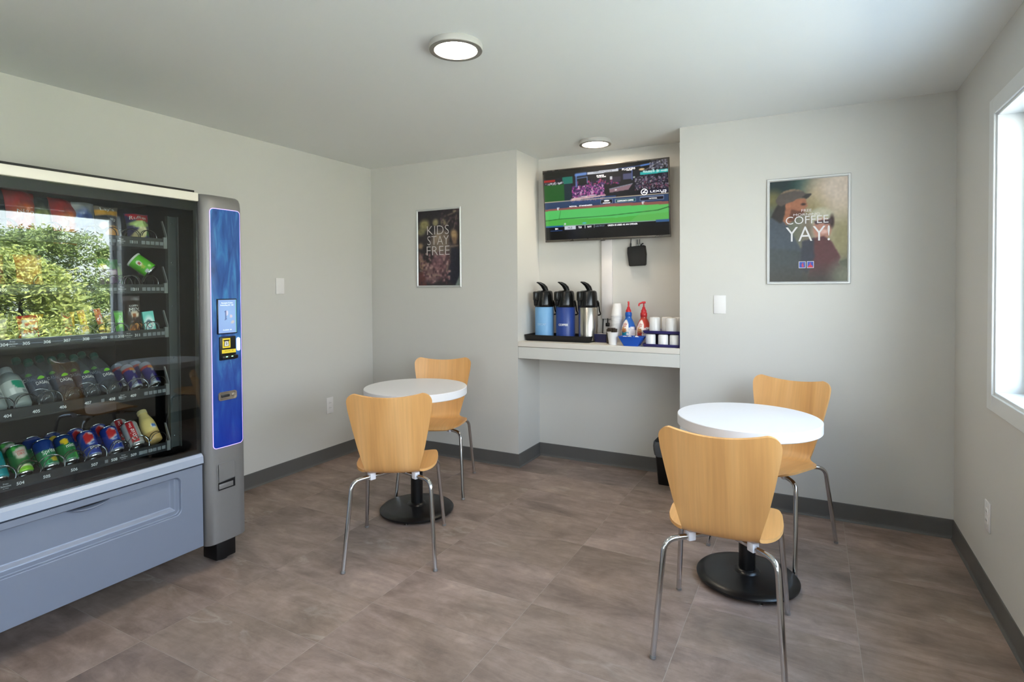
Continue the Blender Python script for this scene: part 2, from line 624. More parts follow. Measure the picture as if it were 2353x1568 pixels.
    rr_ = n.new('ShaderNodeMapRange'); rr_.inputs['To Min'].default_value = 0.38; rr_.inputs['To Max'].default_value = 0.58
    l.new(big.outputs['Fac'], rr_.inputs['Value']); l.new(rr_.outputs[0], b.inputs['Roughness'])
    b.inputs['Specular IOR Level'].default_value = 0.45
    bp = n.new('ShaderNodeBump'); bp.inputs['Strength'].default_value = 0.18; bp.inputs['Distance'].default_value = 0.002
    l.new(big.outputs['Fac'], bp.inputs['Height']); l.new(bp.outputs[0], b.inputs['Normal'])
    return m
m_tile = floor_material()

# floor slab with each tile laid on it
fl = MB().box(XL - WT, YF - WT, -0.12, XR + WT, YB, -0.0007)
fl.box(N0 - 0.05, YB, -0.12, N1 + 0.05, YN + 0.1, -0.0007)
floor = struct('floor', fl, m_grout)
G = 0.0012
tx = [-2.338 + 0.6258 * k for k in range(-2, 5)] + [XR]
tx[0] = XL
ty = [0.94 + 0.3166 * k for k in range(-8, 12)]
full_tile = None
def tile_mesh(pts, cx, cy):
    mb = MB()
    inner = pts
    mb.prism([(a - cx, b - cy) for a, b in inner], -0.0080, 0.0, lambda a, b, t: (a, b, t))
    return mb.mesh('floor_tile', m_tile)
for ix in range(len(tx) - 1):
    for iy in range(len(ty) - 1):
        x0, x1, y0, y1 = tx[ix] + G, tx[ix + 1] - G, ty[iy] + G, ty[iy + 1] - G
        y0 = max(y0, YF)
        if y0 >= y1 - 0.01:
            continue
        a0, a1 = max(x0, N0), min(x1, N1)
        if y1 <= YB:
            pts = [(x0, y0), (x1, y0), (x1, y1), (x0, y1)]
        elif y0 < YB:
            if a0 < a1 - 0.01:
                yt = min(y1, YN)
                pts = [(x0, y0), (x1, y0), (x1, YB), (a1, YB), (a1, yt), (a0, yt), (a0, YB), (x0, YB)]
                q = []
                for p in pts:
                    if not q or abs(p[0] - q[-1][0]) + abs(p[1] - q[-1][1]) > 1e-4:
                        q.append(p)
                pts = q
            else:
                pts = [(x0, y0), (x1, y0), (x1, YB), (x0, YB)]
        else:
            if a0 >= a1 - 0.01 or y0 >= YN:
                continue
            pts = [(a0, y0), (a1, y0), (a1, min(y1, YN)), (a0, min(y1, YN))]
        cx, cy = (x0 + x1) / 2, (y0 + y1) / 2
        whole = len(pts) == 4 and abs((pts[1][0] - pts[0][0]) - (0.6258 - 2 * G)) < 1e-4 and abs((pts[2][1] - pts[1][1]) - (0.3166 - 2 * G)) < 1e-4
        if whole:
            if full_tile is None:
                full_tile = tile_mesh(pts, cx, cy)
            me = full_tile
        else:
            me = tile_mesh(pts, cx, cy)
        link('floor_tile', me, floor, (cx, cy, 0))

# walls
struct('wall_left', MB().box(XL - WT, YF - WT, 0, XL, YN + WT, H), m_wall)
plan = [(XL, YB), (N0, YB), (N0, YN), (N1, YN), (N1, YB), (XR + WT, YB), (XR + WT, YN + WT), (XL, YN + WT)]
struct('wall_back', MB().prism(plan, 0, H, lambda a, b, t: (a, b, t)), m_wall)
WZ0, WZ1 = 0.922, 2.112                                 # window openings: the one in view and an unseen one added to even out the daylight
WINS = ((1.03, 3.068), (-0.85, 0.75))
wr = MB().box(XR, YF - WT, 0, XR + WT, WINS[1][0], H).box(XR, WINS[0][1], 0, XR + WT, YB, H).box(XR, WINS[1][1], 0, XR + WT, WINS[0][0], H)
for WY0, WY1 in WINS:
    wr.box(XR, WY0, 0, XR + WT, WY1, WZ0).box(XR, WY0, WZ1, XR + WT, WY1, H)
struct('wall_right', wr, m_wall)
DX0, DX1, DZ = -1.60, -0.60, 2.07                        # unseen doorway behind the camera, added for fill light
wf = MB().box(XL, YF - WT, 0, DX0, YF, H).box(DX1, YF - WT, 0, XR, YF, H).box(DX0, YF - WT, DZ, DX1, YF, H)
struct('wall_front', wf, m_wall)
struct('ceiling', MB().box(XL - 0.5, YF - 0.6, H, XR + 0.55, YN + 0.6, H + 0.2), m_ceil)  # runs past the walls as an unseen overhang added to block the sun

# vinyl cove base: upright strip with a small toe
def base_run(name, pts):
    prof = [(0.0, 0.0), (0.014, 0.0), (0.012, 0.004), (0.007, 0.010), (0.0055, 0.018), (0.005, 0.100), (0.004, 0.104), (0.0, 0.105)]
    mb = MB()
    P = [Vector((a, b)) for a, b in pts]
    nrm = []
    for i in range(len(P) - 1):
        d = (P[i + 1] - P[i]).normalized()
        nrm.append(Vector((d.y, -d.x)))          # room side is on the right of the run
    rows = []
    for i in range(len(P)):
        if i == 0: off = nrm[0]
        elif i == len(P) - 1: off = nrm[-1]
        else:
            off = (nrm[i - 1] + nrm[i]); off = off / off.dot(nrm[i])
        rows.append([(P[i].x + off.x * d, P[i].y + off.y * d, z) for d, z in prof])
    k = len(prof)
    v = [p for r in rows for p in r]
    f = [(i * k + j, i * k + (j + 1) % k, (i + 1) * k + (j + 1) % k, (i + 1) * k + j) for i in range(len(P) - 1) for j in range(k)]
    f += [tuple(range(k)), tuple((len(P) - 1) * k + j for j in range(k - 1, -1, -1))]
    mb.add(v, f)
    return struct(name, mb, m_base)
base_run('baseboard_left', [(XL, YF), (XL, YB)])
base_run('baseboard_back', [(XL, YB), (N0, YB), (N0, YN), (N1, YN), (N1, YB), (XR, YB)])
base_run('baseboard_right', [(XR, YB), (XR, YF)])

# window: casing boards, jambs, sill, vinyl frame, glass
cw = 0.068
m_glasswin = pane_mat('window_glass', (0.97, 0.99, 0.98, 1), 0.04)
for wi, (WY0, WY1) in enumerate(WINS):
    win = MB().rbox(XR - 0.014, WY0 - cw, WZ0 - cw, XR + 0.004, WY0 + 0.001, WZ1 + cw, 0.002, 1)
    win_root = struct('window_%d' % (wi + 1), win, m_white, label=('large white-framed window in the right wall', 'unseen second window beside the camera, added for daylight')[wi])
    for nm, bx in (('casing', (XR - 0.014, WY1 - 0.001, WZ0 - cw, XR + 0.004, WY1 + cw, WZ1 + cw)),
                   ('casing', (XR - 0.0135, WY0, WZ1 - 0.001, XR + 0.004, WY1, WZ1 + cw)),
                   ('casing', (XR - 0.0135, WY0, WZ0 - cw, XR + 0.004, WY1, WZ0 + 0.001)),
                   ('jamb', (XR - 0.004, WY1 - 0.012, WZ0, XR + WT, WY1 + 0.002, WZ1)),
                   ('jamb', (XR - 0.004, WY0 - 0.002, WZ0, XR + WT, WY0 + 0.012, WZ1)),
                   ('jamb', (XR - 0.004, WY0 + 0.012, WZ1 - 0.012, XR + WT, WY1 - 0.012, WZ1 + 0.002)),
                   ('window_sill', (XR - 0.004, WY0 + 0.012, WZ0 - 0.002, XR + WT, WY1 - 0.012, WZ0 + 0.014))):
        part(nm, MB().rbox(*bx, 0.002, 1), m_white, win_root)
    fx0, fx1, fr = XR + 0.092, XR + 0.145, 0.034
    a0, a1, b0, b1 = WY0 + 0.012, WY1 - 0.012, WZ0 + 0.014, WZ1 - 0.012
    vf = MB().rbox(fx0, a0, b0, fx1, a0 + fr, b1, 0.004).rbox(fx0, a1 - fr, b0, fx1, a1, b1, 0.004)
    vf.rbox(fx0, a0 + fr, b0, fx1, a1 - fr, b0 + fr, 0.004).rbox(fx0, a0 + fr, b1 - fr, fx1, a1 - fr, b1, 0.004)
    part('window_frame', vf, mat('white_vinyl', rgb(232, 234, 234), 0.3, var=0.01), win_root)
    part('pane', MB().box(fx0 + 0.020, a0 + fr - 0.004, b0 + fr - 0.004, fx0 + 0.026, a1 - fr + 0.004, b1 - fr + 0.004), m_glasswin, win_root)

# glazed door behind the camera (unseen, added to send fill light from behind)
m_alu = mat('door_aluminium', rgb(150, 152, 154), 0.35, 0.9, var=0.03)
dr = MB().box(DX0, YF - 0.10, 0, DX0 + 0.20, YF - 0.05, DZ).box(DX1 - 0.20, YF - 0.10, 0, DX1, YF - 0.05, DZ)
dr.box(DX0 + 0.20, YF - 0.10, 0, DX1 - 0.20, YF - 0.05, 0.98).box(DX0 + 0.20, YF - 0.10, DZ - 0.15, DX1 - 0.20, YF - 0.05, DZ)
door = struct('added_door', dr, m_alu, label='unseen half-glazed grey door, added for fill light')
part('pane', MB().box(DX0 + 0.195, YF - 0.078, 0.975, DX1 - 0.195, YF - 0.072, DZ - 0.145), m_glasswin, door)
part('door_handle', MB().tube([(DX1 - 0.12, YF - 0.05, 0.9), (DX1 - 0.12, YF - 0.02, 0.9), (DX1 - 0.12, YF - 0.02, 1.2), (DX1 - 0.12, YF - 0.05, 1.2)], 0.012), m_alu, door)

# ---------------------------------------------------------------- outside, seen mirrored in the vending glass
m_lawn = mat('gravel_yard', rgb(200, 196, 184), 0.9, var=0.2, nscale=2.0, bump=0.4, bscale=40)
m_pave = mat('concrete_walk', rgb(206, 203, 196), 0.85, var=0.08, nscale=3)
gr = MB().box(-30, -30, -0.5, 34, 34, -0.14)
struct('ground', gr, m_lawn)
struct('pavement', MB().box(XR + WT, -8, -0.14, XR + 3.4, 12, -0.10).box(-6, -7, -0.14, XR + WT, YF - WT, -0.10), m_pave)
m_bark = mat('bark', rgb(92, 76, 60), 0.9, var=0.25, nscale=9, bump=0.5)
def leaf_material():
    m = mat('foliage', rgb(120, 136, 62), 0.55, var=0.0)
    n, l = m.node_tree.nodes, m.node_tree.links
    b = n['Principled BSDF']
    at = n.new('ShaderNodeVertexColor'); at.layer_name = 'paint'
    for lk in list(b.inputs['Base Color'].links): l.remove(lk)
    l.new(at.outputs['Color'], b.inputs['Base Color'])
    return m
m_leaf = leaf_material()
def tree(label, x, y, hgt, rad, hue, seed):
    r = random.Random(seed)
    t = thing('leafy_tree', label, 'tree', (x, y, -0.14), 0, 'trees outside the window')
    tr = MB()
    for k in range(3):
        a = r.random() * 6.28
        tr.tube([(0.1 * math.cos(a), 0.1 * math.sin(a), 0), (0.2 * math.cos(a), 0.2 * math.sin(a), hgt * 0.35), (rad * 0.4 * math.cos(a), rad * 0.4 * math.sin(a), hgt * 0.75)], 0.06, 6, rfun=lambda q: 1 - 0.6 * q)
    part('trunk', tr, m_bark, t, 40)
    lf = MB()
    cl = []
    for k in range(64):
        th, zz = r.random() * 6.28, r.uniform(0.12, 0.97)
        rr2 = rad * math.sqrt(max(0.05, 1 - (2 * zz - 0.92) ** 2)) * r.uniform(0.55, 1.0)
        cl.append((rr2 * math.cos(th), rr2 * math.sin(th), zz * hgt, r.uniform(0.22, 0.42)))
    for k in range(36000):
        cx, cy, cz, cr_ = cl[r.randrange(len(cl))]
        d = Vector((r.gauss(0, 1), r.gauss(0, 1), r.gauss(0, 1))).normalized() * cr_ * (0.5 + 0.6 * r.random())
        p = Vector((cx, cy, cz)) + d
        if p.z < 0.15:
            continue
        u = Vector((r.gauss(0, 1), r.gauss(0, 1), r.gauss(0, 0.6))).normalized()
        w = u.cross(Vector((r.gauss(0, 1), r.gauss(0, 1), r.gauss(0, 1)))).normalized()
        L, Wd = r.uniform(0.030, 0.060), r.uniform(0.011, 0.019)
        k_ = r.random()
        c = (hue[0] * (0.55 + 0.9 * k_), hue[1] * (0.6 + 0.75 * k_), hue[2] * (0.6 + 0.6 * k_))
        lf.add([p - u * L, p + w * Wd, p + u * L, p - w * Wd], [(0, 1, 2, 3)], [c] * 4)
    me = lf.mesh('foliage', m_leaf, None, recalc=False)
    o = link('foliage', me, t)
    o['kind'] = 'stuff'
    return t
tree('pale green leafy tree outside, left part of the vending glass reflection', 5.6, 4.0, 2.05, 0.85, (0.44, 0.50, 0.17), 1)
tree('yellowish leafy tree outside, right part of the vending glass reflection', 5.8, 6.42, 1.95, 0.80, (0.56, 0.55, 0.22), 3)
tree('tall dark green leafy tree outside, behind the two paler ones in the reflection', 9.2, 6.1, 2.75, 1.75, (0.26, 0.34, 0.12), 2)
tree('dark green leafy tree outside the near end of the window', 5.4, 1.5, 2.2, 0.85, (0.20, 0.26, 0.09), 4)

# ================================================================ FURNITURE
def ply_material():
    m = bpy.data.materials.new('bent_plywood')
    m.use_nodes = True
    n, l = m.node_tree.nodes, m.node_tree.links
    b = n['Principled BSDF']
    uv, oi = n.new('ShaderNodeUVMap'), n.new('ShaderNodeObjectInfo')
    uv.uv_map = 'UVMap'
    ad = n.new('ShaderNodeVectorMath'); ad.operation = 'ADD'
    cb = n.new('ShaderNodeCombineXYZ')
    mm = n.new('ShaderNodeMath'); mm.operation = 'MULTIPLY'; mm.inputs[1].default_value = 23.0
    l.new(oi.outputs['Random'], mm.inputs[0]); l.new(mm.outputs[0], cb.inputs['X']); l.new(mm.outputs[0], cb.inputs['Y'])
    l.new(uv.outputs[0], ad.inputs[0]); l.new(cb.outputs[0], ad.inputs[1])
    def nz(sx, sy, scale, det, dist):
        mp = n.new('ShaderNodeMapping'); mp.inputs['Scale'].default_value = (sx, sy, 1)
        l.new(ad.outputs[0], mp.inputs[0])
        q = n.new('ShaderNodeTexNoise'); q.inputs['Scale'].default_value = scale; q.inputs['Detail'].default_value = det; q.inputs['Distortion'].default_value = dist
        l.new(mp.outputs[0], q.inputs['Vector'])
        return q
    broad = nz(9, 0.8, 1.0, 3, 0.3)
    fine = nz(90, 3, 1.0, 4, 0.2)
    cr = n.new('ShaderNodeValToRGB')
    e = cr.color_ramp.elements
    e[0].position, e[0].color = 0.30, rgb(206, 150, 90)
    e[1].position, e[1].color = 0.72, rgb(231, 179, 118)
    e.new(0.5).color = rgb(221, 165, 101)
    l.new(broad.outputs['Fac'], cr.inputs[0])
    mr = n.new('ShaderNodeMapRange'); mr.inputs['To Min'].default_value = 0.84; mr.inputs['To Max'].default_value = 1.12
    l.new(fine.outputs['Fac'], mr.inputs['Value'])
    sc = n.new('ShaderNodeVectorMath'); sc.operation = 'SCALE'
    l.new(cr.outputs[0], sc.inputs[0]); l.new(mr.outputs[0], sc.inputs['Scale'])
    l.new(sc.outputs[0], b.inputs['Base Color'])
    b.inputs['Roughness'].default_value = 0.36
    b.inputs['Coat Weight'].default_value = 0.15
    b.inputs['Coat Roughness'].default_value = 0.25
    return m
m_ply = ply_material()
m_chrome = mat('chrome_tube', rgb(205, 205, 206), 0.10, 1.0, var=0.01)
m_cap = mat('grey_glide', rgb(150, 148, 146), 0.4, 0.5, var=0.03)
m_clip = mat('white_spacer_plastic', rgb(236, 234, 240), 0.4, var=0.01)
m_lam = mat('white_laminate', rgb(232, 230, 232), 0.28, var=0.008)
m_iron = mat('black_cast_base', rgb(13, 13, 14), 0.30, var=0.15, nscale=25, bump=0.08, bscale=300)

def chair_shell():
    ctrl = [(0.222, 0.440), (0.205, 0.452), (0.15, 0.459), (0.06, 0.457), (-0.03, 0.449), (-0.095, 0.444), (-0.130, 0.450), (-0.155, 0.468), (-0.172, 0.505),
            (-0.190, 0.570), (-0.209, 0.650), (-0.228, 0.730), (-0.246, 0.805), (-0.262, 0.872)]
    P = [Vector((0, a, b)) for a, b in ctrl]
    # Catmull-Rom, then resample by length
    dense = []
    for i in range(len(P) - 1):
        p0, p1, p2, p3 = P[max(0, i - 1)], P[i], P[i + 1], P[min(len(P) - 1, i + 2)]
        for k in range(12):
            t = k / 12
            dense.append(0.5 * ((2 * p1) + (p2 - p0) * t + (2 * p0 - 5 * p1 + 4 * p2 - p3) * t * t + (3 * p1 - p0 - 3 * p2 + p3) * t ** 3))
    dense.append(P[-1])
    cum = [0.0]
    for i in range(1, len(dense)):
        cum.append(cum[-1] + (dense[i] - dense[i - 1]).length)
    L = cum[-1]
    def at(s):
        s = max(0.0, min(L, s))
        for i in range(1, len(cum)):
            if cum[i] >= s:
                t = (s - cum[i - 1]) / max(1e-9, cum[i] - cum[i - 1])
                return dense[i - 1].lerp(dense[i], t)
        return dense[-1]
    wk = [(0.0, 0.172), (0.05, 0.192), (0.12, 0.207), (0.19, 0.212), (0.25, 0.210), (0.290, 0.200), (0.318, 0.184), (0.345, 0.158), (0.365, 0.140), (0.385, 0.135), (0.42, 0.143), (0.52, 0.168), (0.62, 0.188), (0.72, 0.206), (L, 0.214)]
    def wid(s):
        for i in range(1, len(wk)):
            if wk[i][0] >= s:
                a, b = wk[i - 1], wk[i]
                t = (s - a[0]) / (b[0] - a[0])
                t = t * t * (3 - 2 * t) if False else t
                w = a[1] + (b[1] - a[1]) * t
                break
        else:
            w = wk[-1][1]
        rc = 0.048
        if s > L - rc:
            w = w - rc + math.sqrt(max(0, rc * rc - (s - (L - rc)) ** 2))
        rf = 0.075
        if s < rf:
            w = w - rf + math.sqrt(max(0, rf * rf - (rf - s) ** 2))
        return w
    nu, svals = 21, []
    for k in range(8): svals.append(0.075 * (1 - math.cos(k / 8 * PI / 2)))
    n_mid = 46
    for k in range(n_mid + 1): svals.append(0.075 + (L - 0.048 - 0.075) * k / n_mid)
    for k in range(1, 8): svals.append(L - 0.048 + 0.048 * math.sin(k / 7 * PI / 2))
    def surf(u, s):
        w = wid(s)
        g = max(0.0, min(1.0, (s - (L - 0.14)) / 0.14))
        se = s - 0.020 * (1 - abs(u) ** 2.0) * g * g
        p = at(se)
        back = max(0.0, min(1.0, (s - 0.36) / 0.12))
        x = u * w
        y = p.y + back * 0.030 * (x / 0.2) ** 2
        z = p.z + (1 - back) * 0.012 * (x / 0.2) ** 2
        return Vector((x, y, z))
    top = [[surf(-1 + 2 * i / (nu - 1), s) for i in range(nu)] for s in svals]
    nr = len(top)
    mb = MB()
    th = 0.0058
    nrm = []
    for j in range(nr):
        row = []
        for i in range(nu):
            du = top[j][min(nu - 1, i + 1)] - top[j][max(0, i - 1)]
            dv = top[min(nr - 1, j + 1)][i] - top[max(0, j - 1)][i]
            row.append(du.cross(dv).normalized())
        nrm.append(row)
    for sg in (1, -1):
        for j in range(nr):
            for i in range(nu):
                mb.v.append(tuple(top[j][i] + nrm[j][i] * th * sg))
                mb.uv.append((top[j][i].x, svals[j]))
    b = nr * nu
    for j in range(nr - 1):
        for i in range(nu - 1):
            q = (j * nu + i, j * nu + i + 1, (j + 1) * nu + i + 1, (j + 1) * nu + i)
            mb.f.append(q)
            mb.f.append(tuple(k + b for k in reversed(q)))
    rim = [i for i in range(nu)] + [j * nu + nu - 1 for j in range(1, nr)] + [(nr - 1) * nu + i for i in range(nu - 2, -1, -1)] + [j * nu for j in range(nr - 2, 0, -1)]
    for k in range(len(rim)):
        p, q = rim[k], rim[(k + 1) % len(rim)]
        mb.f.append((p, q, q + b, p + b))
    return mb.mesh('seat_shell', m_ply, 50)

shell_me = chair_shell()
def make_chair(label):
    t = thing('dining_chair', label, 'chair', (0, 0, 0), 0, 'bent plywood chairs at the round tables')
    link('seat_shell', shell_me, t)
    part('mounting_plate', MB().rbox(-0.07, -0.085, 0.428, 0.07, 0.085, 0.440, 0.004), m_chrome, t, 40)
    for sx in (-1, 1):
        for sy in (-1, 1):
            top = 0.424
            path = fillet([(0.030 * sx, 0.045 * sy, top + 0.002), (0.105 * sx, 0.108 * sy, top), (0.196 * sx, 0.186 * sy, top - 0.004), (0.224 * sx, 0.266 * sy, 0.006)], 0.055, 8)
            lg = part('leg', MB().tube(path, 0.0108, 12), m_chrome, t, 40)
            d = (Vector(path[-1]) - Vector(path[-2])).normalized()
            e = Vector(path[-1])
            part('glide', MB().tube([e - d * 0.006, e + d * 0.0055], 0.0113, 12), m_cap, lg, 40)
            M = Matrix.Translation((0.112 * sx, 0.114 * sy, 0.424)) @ Matrix.Rotation(math.atan2(sy, sx), 4, 'Z')
            part('spacer', MB().rbox(-0.016, -0.015, -0.016, 0.016, 0.015, 0.020, 0.004, 2, M), m_clip, t, 40)
    return t
CH = [
    (-0.3055, 2.3590, 1.4, 'bent plywood chair nearest the camera, back turned, in front of the right-hand table'),
    (-1.9570, 2.3620, 30.2, 'bent plywood chair with its back turned, in front of the left-hand table'),
    (-2.3300, 3.2450, 24.0 + 180, 'bent plywood chair behind the left-hand table, facing the room'),
    (-0.1860, 3.3140, -20.5 + 180, 'bent plywood chair behind the right-hand table, facing the room, by the poster wall'),
]
c0 = make_chair(CH[0][3])
for i, (x, y, a, lab) in enumerate(CH):
    o = c0 if i == 0 else copy_tree(c0)
    o['label'] = lab
    o.location = (x, y, 0)
    o.rotation_euler = (0, 0, math.radians(a))

def make_table(label):
    t = thing('pedestal_table', label, 'table', (0, 0, 0), 0, 'white round pedestal tables')
    R_ = 0.315
    part('tabletop', MB().lathe([(0.0, 0.733), (R_ - 0.003, 0.733), (R_, 0.736), (R_, 0.7775), (R_ - 0.0025, 0.780), (0.0, 0.780)], 96, cap0=False, cap1=False), m_lam, t, 30)
    part('column', MB().lathe([(0.037, 0.040), (0.037, 0.72)], 32), m_iron, t, 40)
    part('support_plate', MB().lathe([(0.05, 0.712), (0.13, 0.726), (0.13, 0.733), (0.0, 0.733)], 24), m_iron, t, 40)
    bs = part('base', MB().lathe([(0.0, 0.012), (0.219, 0.012), (0.226, 0.018), (0.227, 0.026), (0.219, 0.034), (0.19, 0.040), (0.10, 0.046), (0.058, 0.050), (0.052, 0.058), (0.040, 0.064), (0.0, 0.064)], 72, cap0=False, cap1=False), m_iron, t, 40)
    for k in range(4):
        a = math.radians(20 + 90 * k)
        part('levelling_foot', MB().lathe([(0.011, 0.0), (0.012, 0.006), (0.006, 0.007), (0.006, 0.013)], 12, Matrix.Translation((0.205 * math.cos(a), 0.205 * math.sin(a), 0))), m_chrome, bs, 40)
    return t
t0 = make_table('round white pedestal table on the right, between two plywood chairs')
t0.location = (-0.268, 2.850, 0)
t1 = copy_tree(t0)
t1['label'] = 'round white pedestal table on the left, nearer the vending machine'
t1.location = (-2.168, 2.800, 0)

# ceiling lights
m_nick = mat('brushed_nickel', rgb(206, 204, 200), 0.38, 0.25, var=0.03)
m_lit = mat('lit_diffuser', rgb(250, 246, 238), 0.5, var=0.0, emit=(1.0, 0.84, 0.66, 1), estr=66.0)
def ceiling_light(label, x, y):
    t = thing('ceiling_light', label, 'ceiling light', (x, y, H), 0, 'flush round ceiling lights')
    part('housing', MB().lathe([(0.113, 0.0), (0.115, -0.004), (0.115, -0.024), (0.113, -0.0265), (0.095, -0.0265), (0.095, 0.0)], 64), m_nick, t, 35)
    part('trim_ring', MB().lathe([(0.1135, -0.0262), (0.1130, -0.0290), (0.0925, -0.0290), (0.0915, -0.0262)], 64, None, False, False), mat('grey_trim_ring', rgb(142, 138, 132), 0.4, 0.5, var=0.02), t, 35)
    part('diffuser', MB().lathe([(0.0, -0.0275), (0.088, -0.0272), (0.0920, -0.0262), (0.0920, -0.020), (0.0, -0.020)], 64, cap0=False, cap1=False), m_lit, t, 35)
ceiling_light('round flush ceiling light in the middle of the room', -1.360, 2.055)
ceiling_light('round flush ceiling light above the television', -1.382, 3.885)
ceiling_light('unseen round flush ceiling light, added as extra room light', -1.360, 0.22)  # third lamp is out of view, added to light the near room

# ================================================================ VENDING MACHINE
VX, VY0, VY1 = -2.600, 0.640, 1.905         # door plane, left and right ends
VB = -3.40
m_silver = mat('silver_grey_paint', rgb(132, 141, 160), 0.42, 0.35, var=0.02, nscale=40)
m_column = mat('pewter_paint', rgb(134, 132, 132), 0.42, 0.45, var=0.03, nscale=60)
m_strip = mat('pale_aluminium_strip', rgb(186, 198, 220), 0.3, 0.5, var=0.01)
m_topstrip = mat('cream_top_rail', rgb(226, 222, 212), 0.4, var=0.01)
m_black = mat('black_cabinet', rgb(10, 10, 12), 0.45, var=0.1, nscale=8)
m_blackp = mat('black_plastic', rgb(14, 14, 15), 0.35, var=0.1, nscale=20)
m_rail = mat('dark_grey_rail', rgb(36, 38, 41), 0.4, var=0.05)
m_bracket = mat('grey_tray_side', rgb(128, 132, 134), 0.4, 0.5, var=0.04)
m_coil = mat('spiral_wire', rgb(150, 152, 154), 0.22, 1.0, var=0.03)
m_num = mat('white_number_print', rgb(226, 228, 230), 0.5, var=0.0)
m_tab = mat('price_tab', rgb(120, 124, 130), 0.4, var=0.05)
m_vglass = pane_mat('vending_glass', (0.90, 0.93, 0.92, 1), 0.050)
vm = thing('vending_machine', 'tall silver vending machine with glass front full of snacks and drinks', 'vending machine', (VX - 0.4, (VY0 + VY1) / 2, 0))

cab = MB()
cab.box(VB, VY0, 0.15, VB + 0.03, VY1, 1.848)                       # back
cab.box(VB, VY0, 0.15, VX - 0.035, VY0 + 0.03, 1.848)               # left side
cab.box(VB, 1.705, 0.15, VX - 0.035, VY1 - 0.004, 1.848)            # right side with coin gear
cab.box(VB, VY0, 1.822, VX - 0.035, VY1 - 0.21, 1.868)             # top
cab.box(VB, VY0, 0.15, VX - 0.035, VY1 - 0.004, 0.20)               # bottom
cab.box(VB, VY0, 0.56, VX - 0.10, 1.705, 0.575)                     # delivery shelf
wpart('cabinet', cab, m_black, vm)

# glass door
df = MB()
df.box(VX - 0.030, VY0, 0.598, VX - 0.012, VY0 + 0.060, 1.812)
df.box(VX - 0.030, 1.672, 0.598, VX - 0.012, 1.694, 1.812)
df.box(VX - 0.030, VY0 + 0.06, 0.598, VX - 0.012, 1.672, 0.618)
df.box(VX - 0.030, VY0 + 0.06, 1.768, VX - 0.012, 1.672, 1.812)
wpart('door_frame', df, m_blackp, vm)
wpart('glass_pane', MB().box(VX - 0.0115, VY0 + 0.012, 0.600, VX - 0.0065, 1.690, 1.810), m_vglass, vm)
wpart('top_rail', MB().rbox(VX - 0.034, VY0, 1.811, VX + 0.006, 1.690, 1.852, 0.004), m_topstrip, vm, 40)
wpart('sill_strip', MB().prism([(-0.030, 0.600), (-0.002, 0.598), (0.010, 0.585), (0.012, 0.553), (-0.030, 0.551)], VY0, 1.690, lambda a, b, t: (VX + a, t, b)), m_strip, vm, 30)

# lower door panel with a shallow moulded recess
RY0, RY1, RZ0, RZ1 = 0.70, 1.580, 0.342, 0.520
def panel_x(y, z):
    d = 0.0
    def sstep(t):
        t = max(0.0, min(1.0, t)); return t * t * (3 - 2 * t)
    # rounded-rectangle distance inside the recess
    rc = 0.028
    qx, qz = max(RY0 + rc - y, y - (RY1 - rc), 0), max(RZ0 + rc - z, z - (RZ1 - rc), 0)
    if qx > 0 and qz > 0:
        din = rc - math.hypot(qx, qz)
    else:
        din = min(y - RY0, RY1 - y, z - RZ0, RZ1 - z)
    d -= 0.012 * sstep((din + 0.001) / 0.007)
    # second, sloping step along the lower edge and the right end
    lo = min(z - (RZ0 + 0.022), (RY1 - 0.020) - y)
    d -= 0.014 * sstep(lo / 0.022) if din > 0.004 else 0.0
    return VX + 0.010 + d
ys = sorted(set([VY0 + (1.684 - VY0) * i / 40 for i in range(41)] + [RY1 - 0.05 + 0.06 * i / 40 for i in range(41)] + [RY0 - 0.01 + 0.06 * i / 20 for i in range(21)]))
zs = sorted(set([0.152 + (0.546 - 0.152) * i / 26 for i in range(27)] + [RZ0 - 0.006 + 0.06 * i / 44 for i in range(45)] + [RZ1 - 0.034 + 0.04 * i / 26 for i in range(27)]))
pm_ = MB()
nu_, nv_ = len(ys), len(zs)
pm_.v = [(panel_x(y, z), y, z) for z in zs for y in ys]
pm_.f = [(j * nu_ + i, j * nu_ + i + 1, (j + 1) * nu_ + i + 1, (j + 1) * nu_ + i) for j in range(nv_ - 1) for i in range(nu_ - 1)]
b_ = len(pm_.v)
rim = [i for i in range(nu_)] + [j * nu_ + nu_ - 1 for j in range(1, nv_)] + [(nv_ - 1) * nu_ + i for i in range(nu_ - 2, -1, -1)] + [j * nu_ for j in range(nv_ - 2, 0, -1)]
pm_.v += [(VX - 0.034, pm_.v[k][1], pm_.v[k][2]) for k in rim]
pm_.f += [(rim[k], b_ + k, b_ + (k + 1) % len(rim), rim[(k + 1) % len(rim)]) for k in range(len(rim))]
pm_.f.append(tuple(b_ + k for k in range(len(rim))))
dp = wpart('delivery_door', pm_, m_silver, vm, 60)
hd = MB()
hx = VX - 0.002
def lens(t): return 1.2085 + (t - 0.5) * 0.166
hd.grid(25, 7, lambda u, v: (hx - 0.012 + 0.024 * math.sin(v * PI) ** 0.6 * (math.sin(u * PI) ** 0.5 if 0 < u < 1 else 0), lens(u), 0.5135 - math.sin(u * PI) * (0.006 + 0.016 * v)))
wpart('door_pull', hd, m_silver, dp, 60)
wpart('pull_shade', MB().grid(25, 3, lambda u, v: (hx - 0.0095, lens(u), 0.5135 - math.sin(u * PI) * 0.010 * v)), m_black, dp)  # flat black sheet standing in for the shaded crevice at the pull
wpart('kick_shadow_panel', MB().box(VB + 0.05, VY0 + 0.1, 0.10, VX - 0.16, VY1 - 0.2, 0.15), m_black, vm)

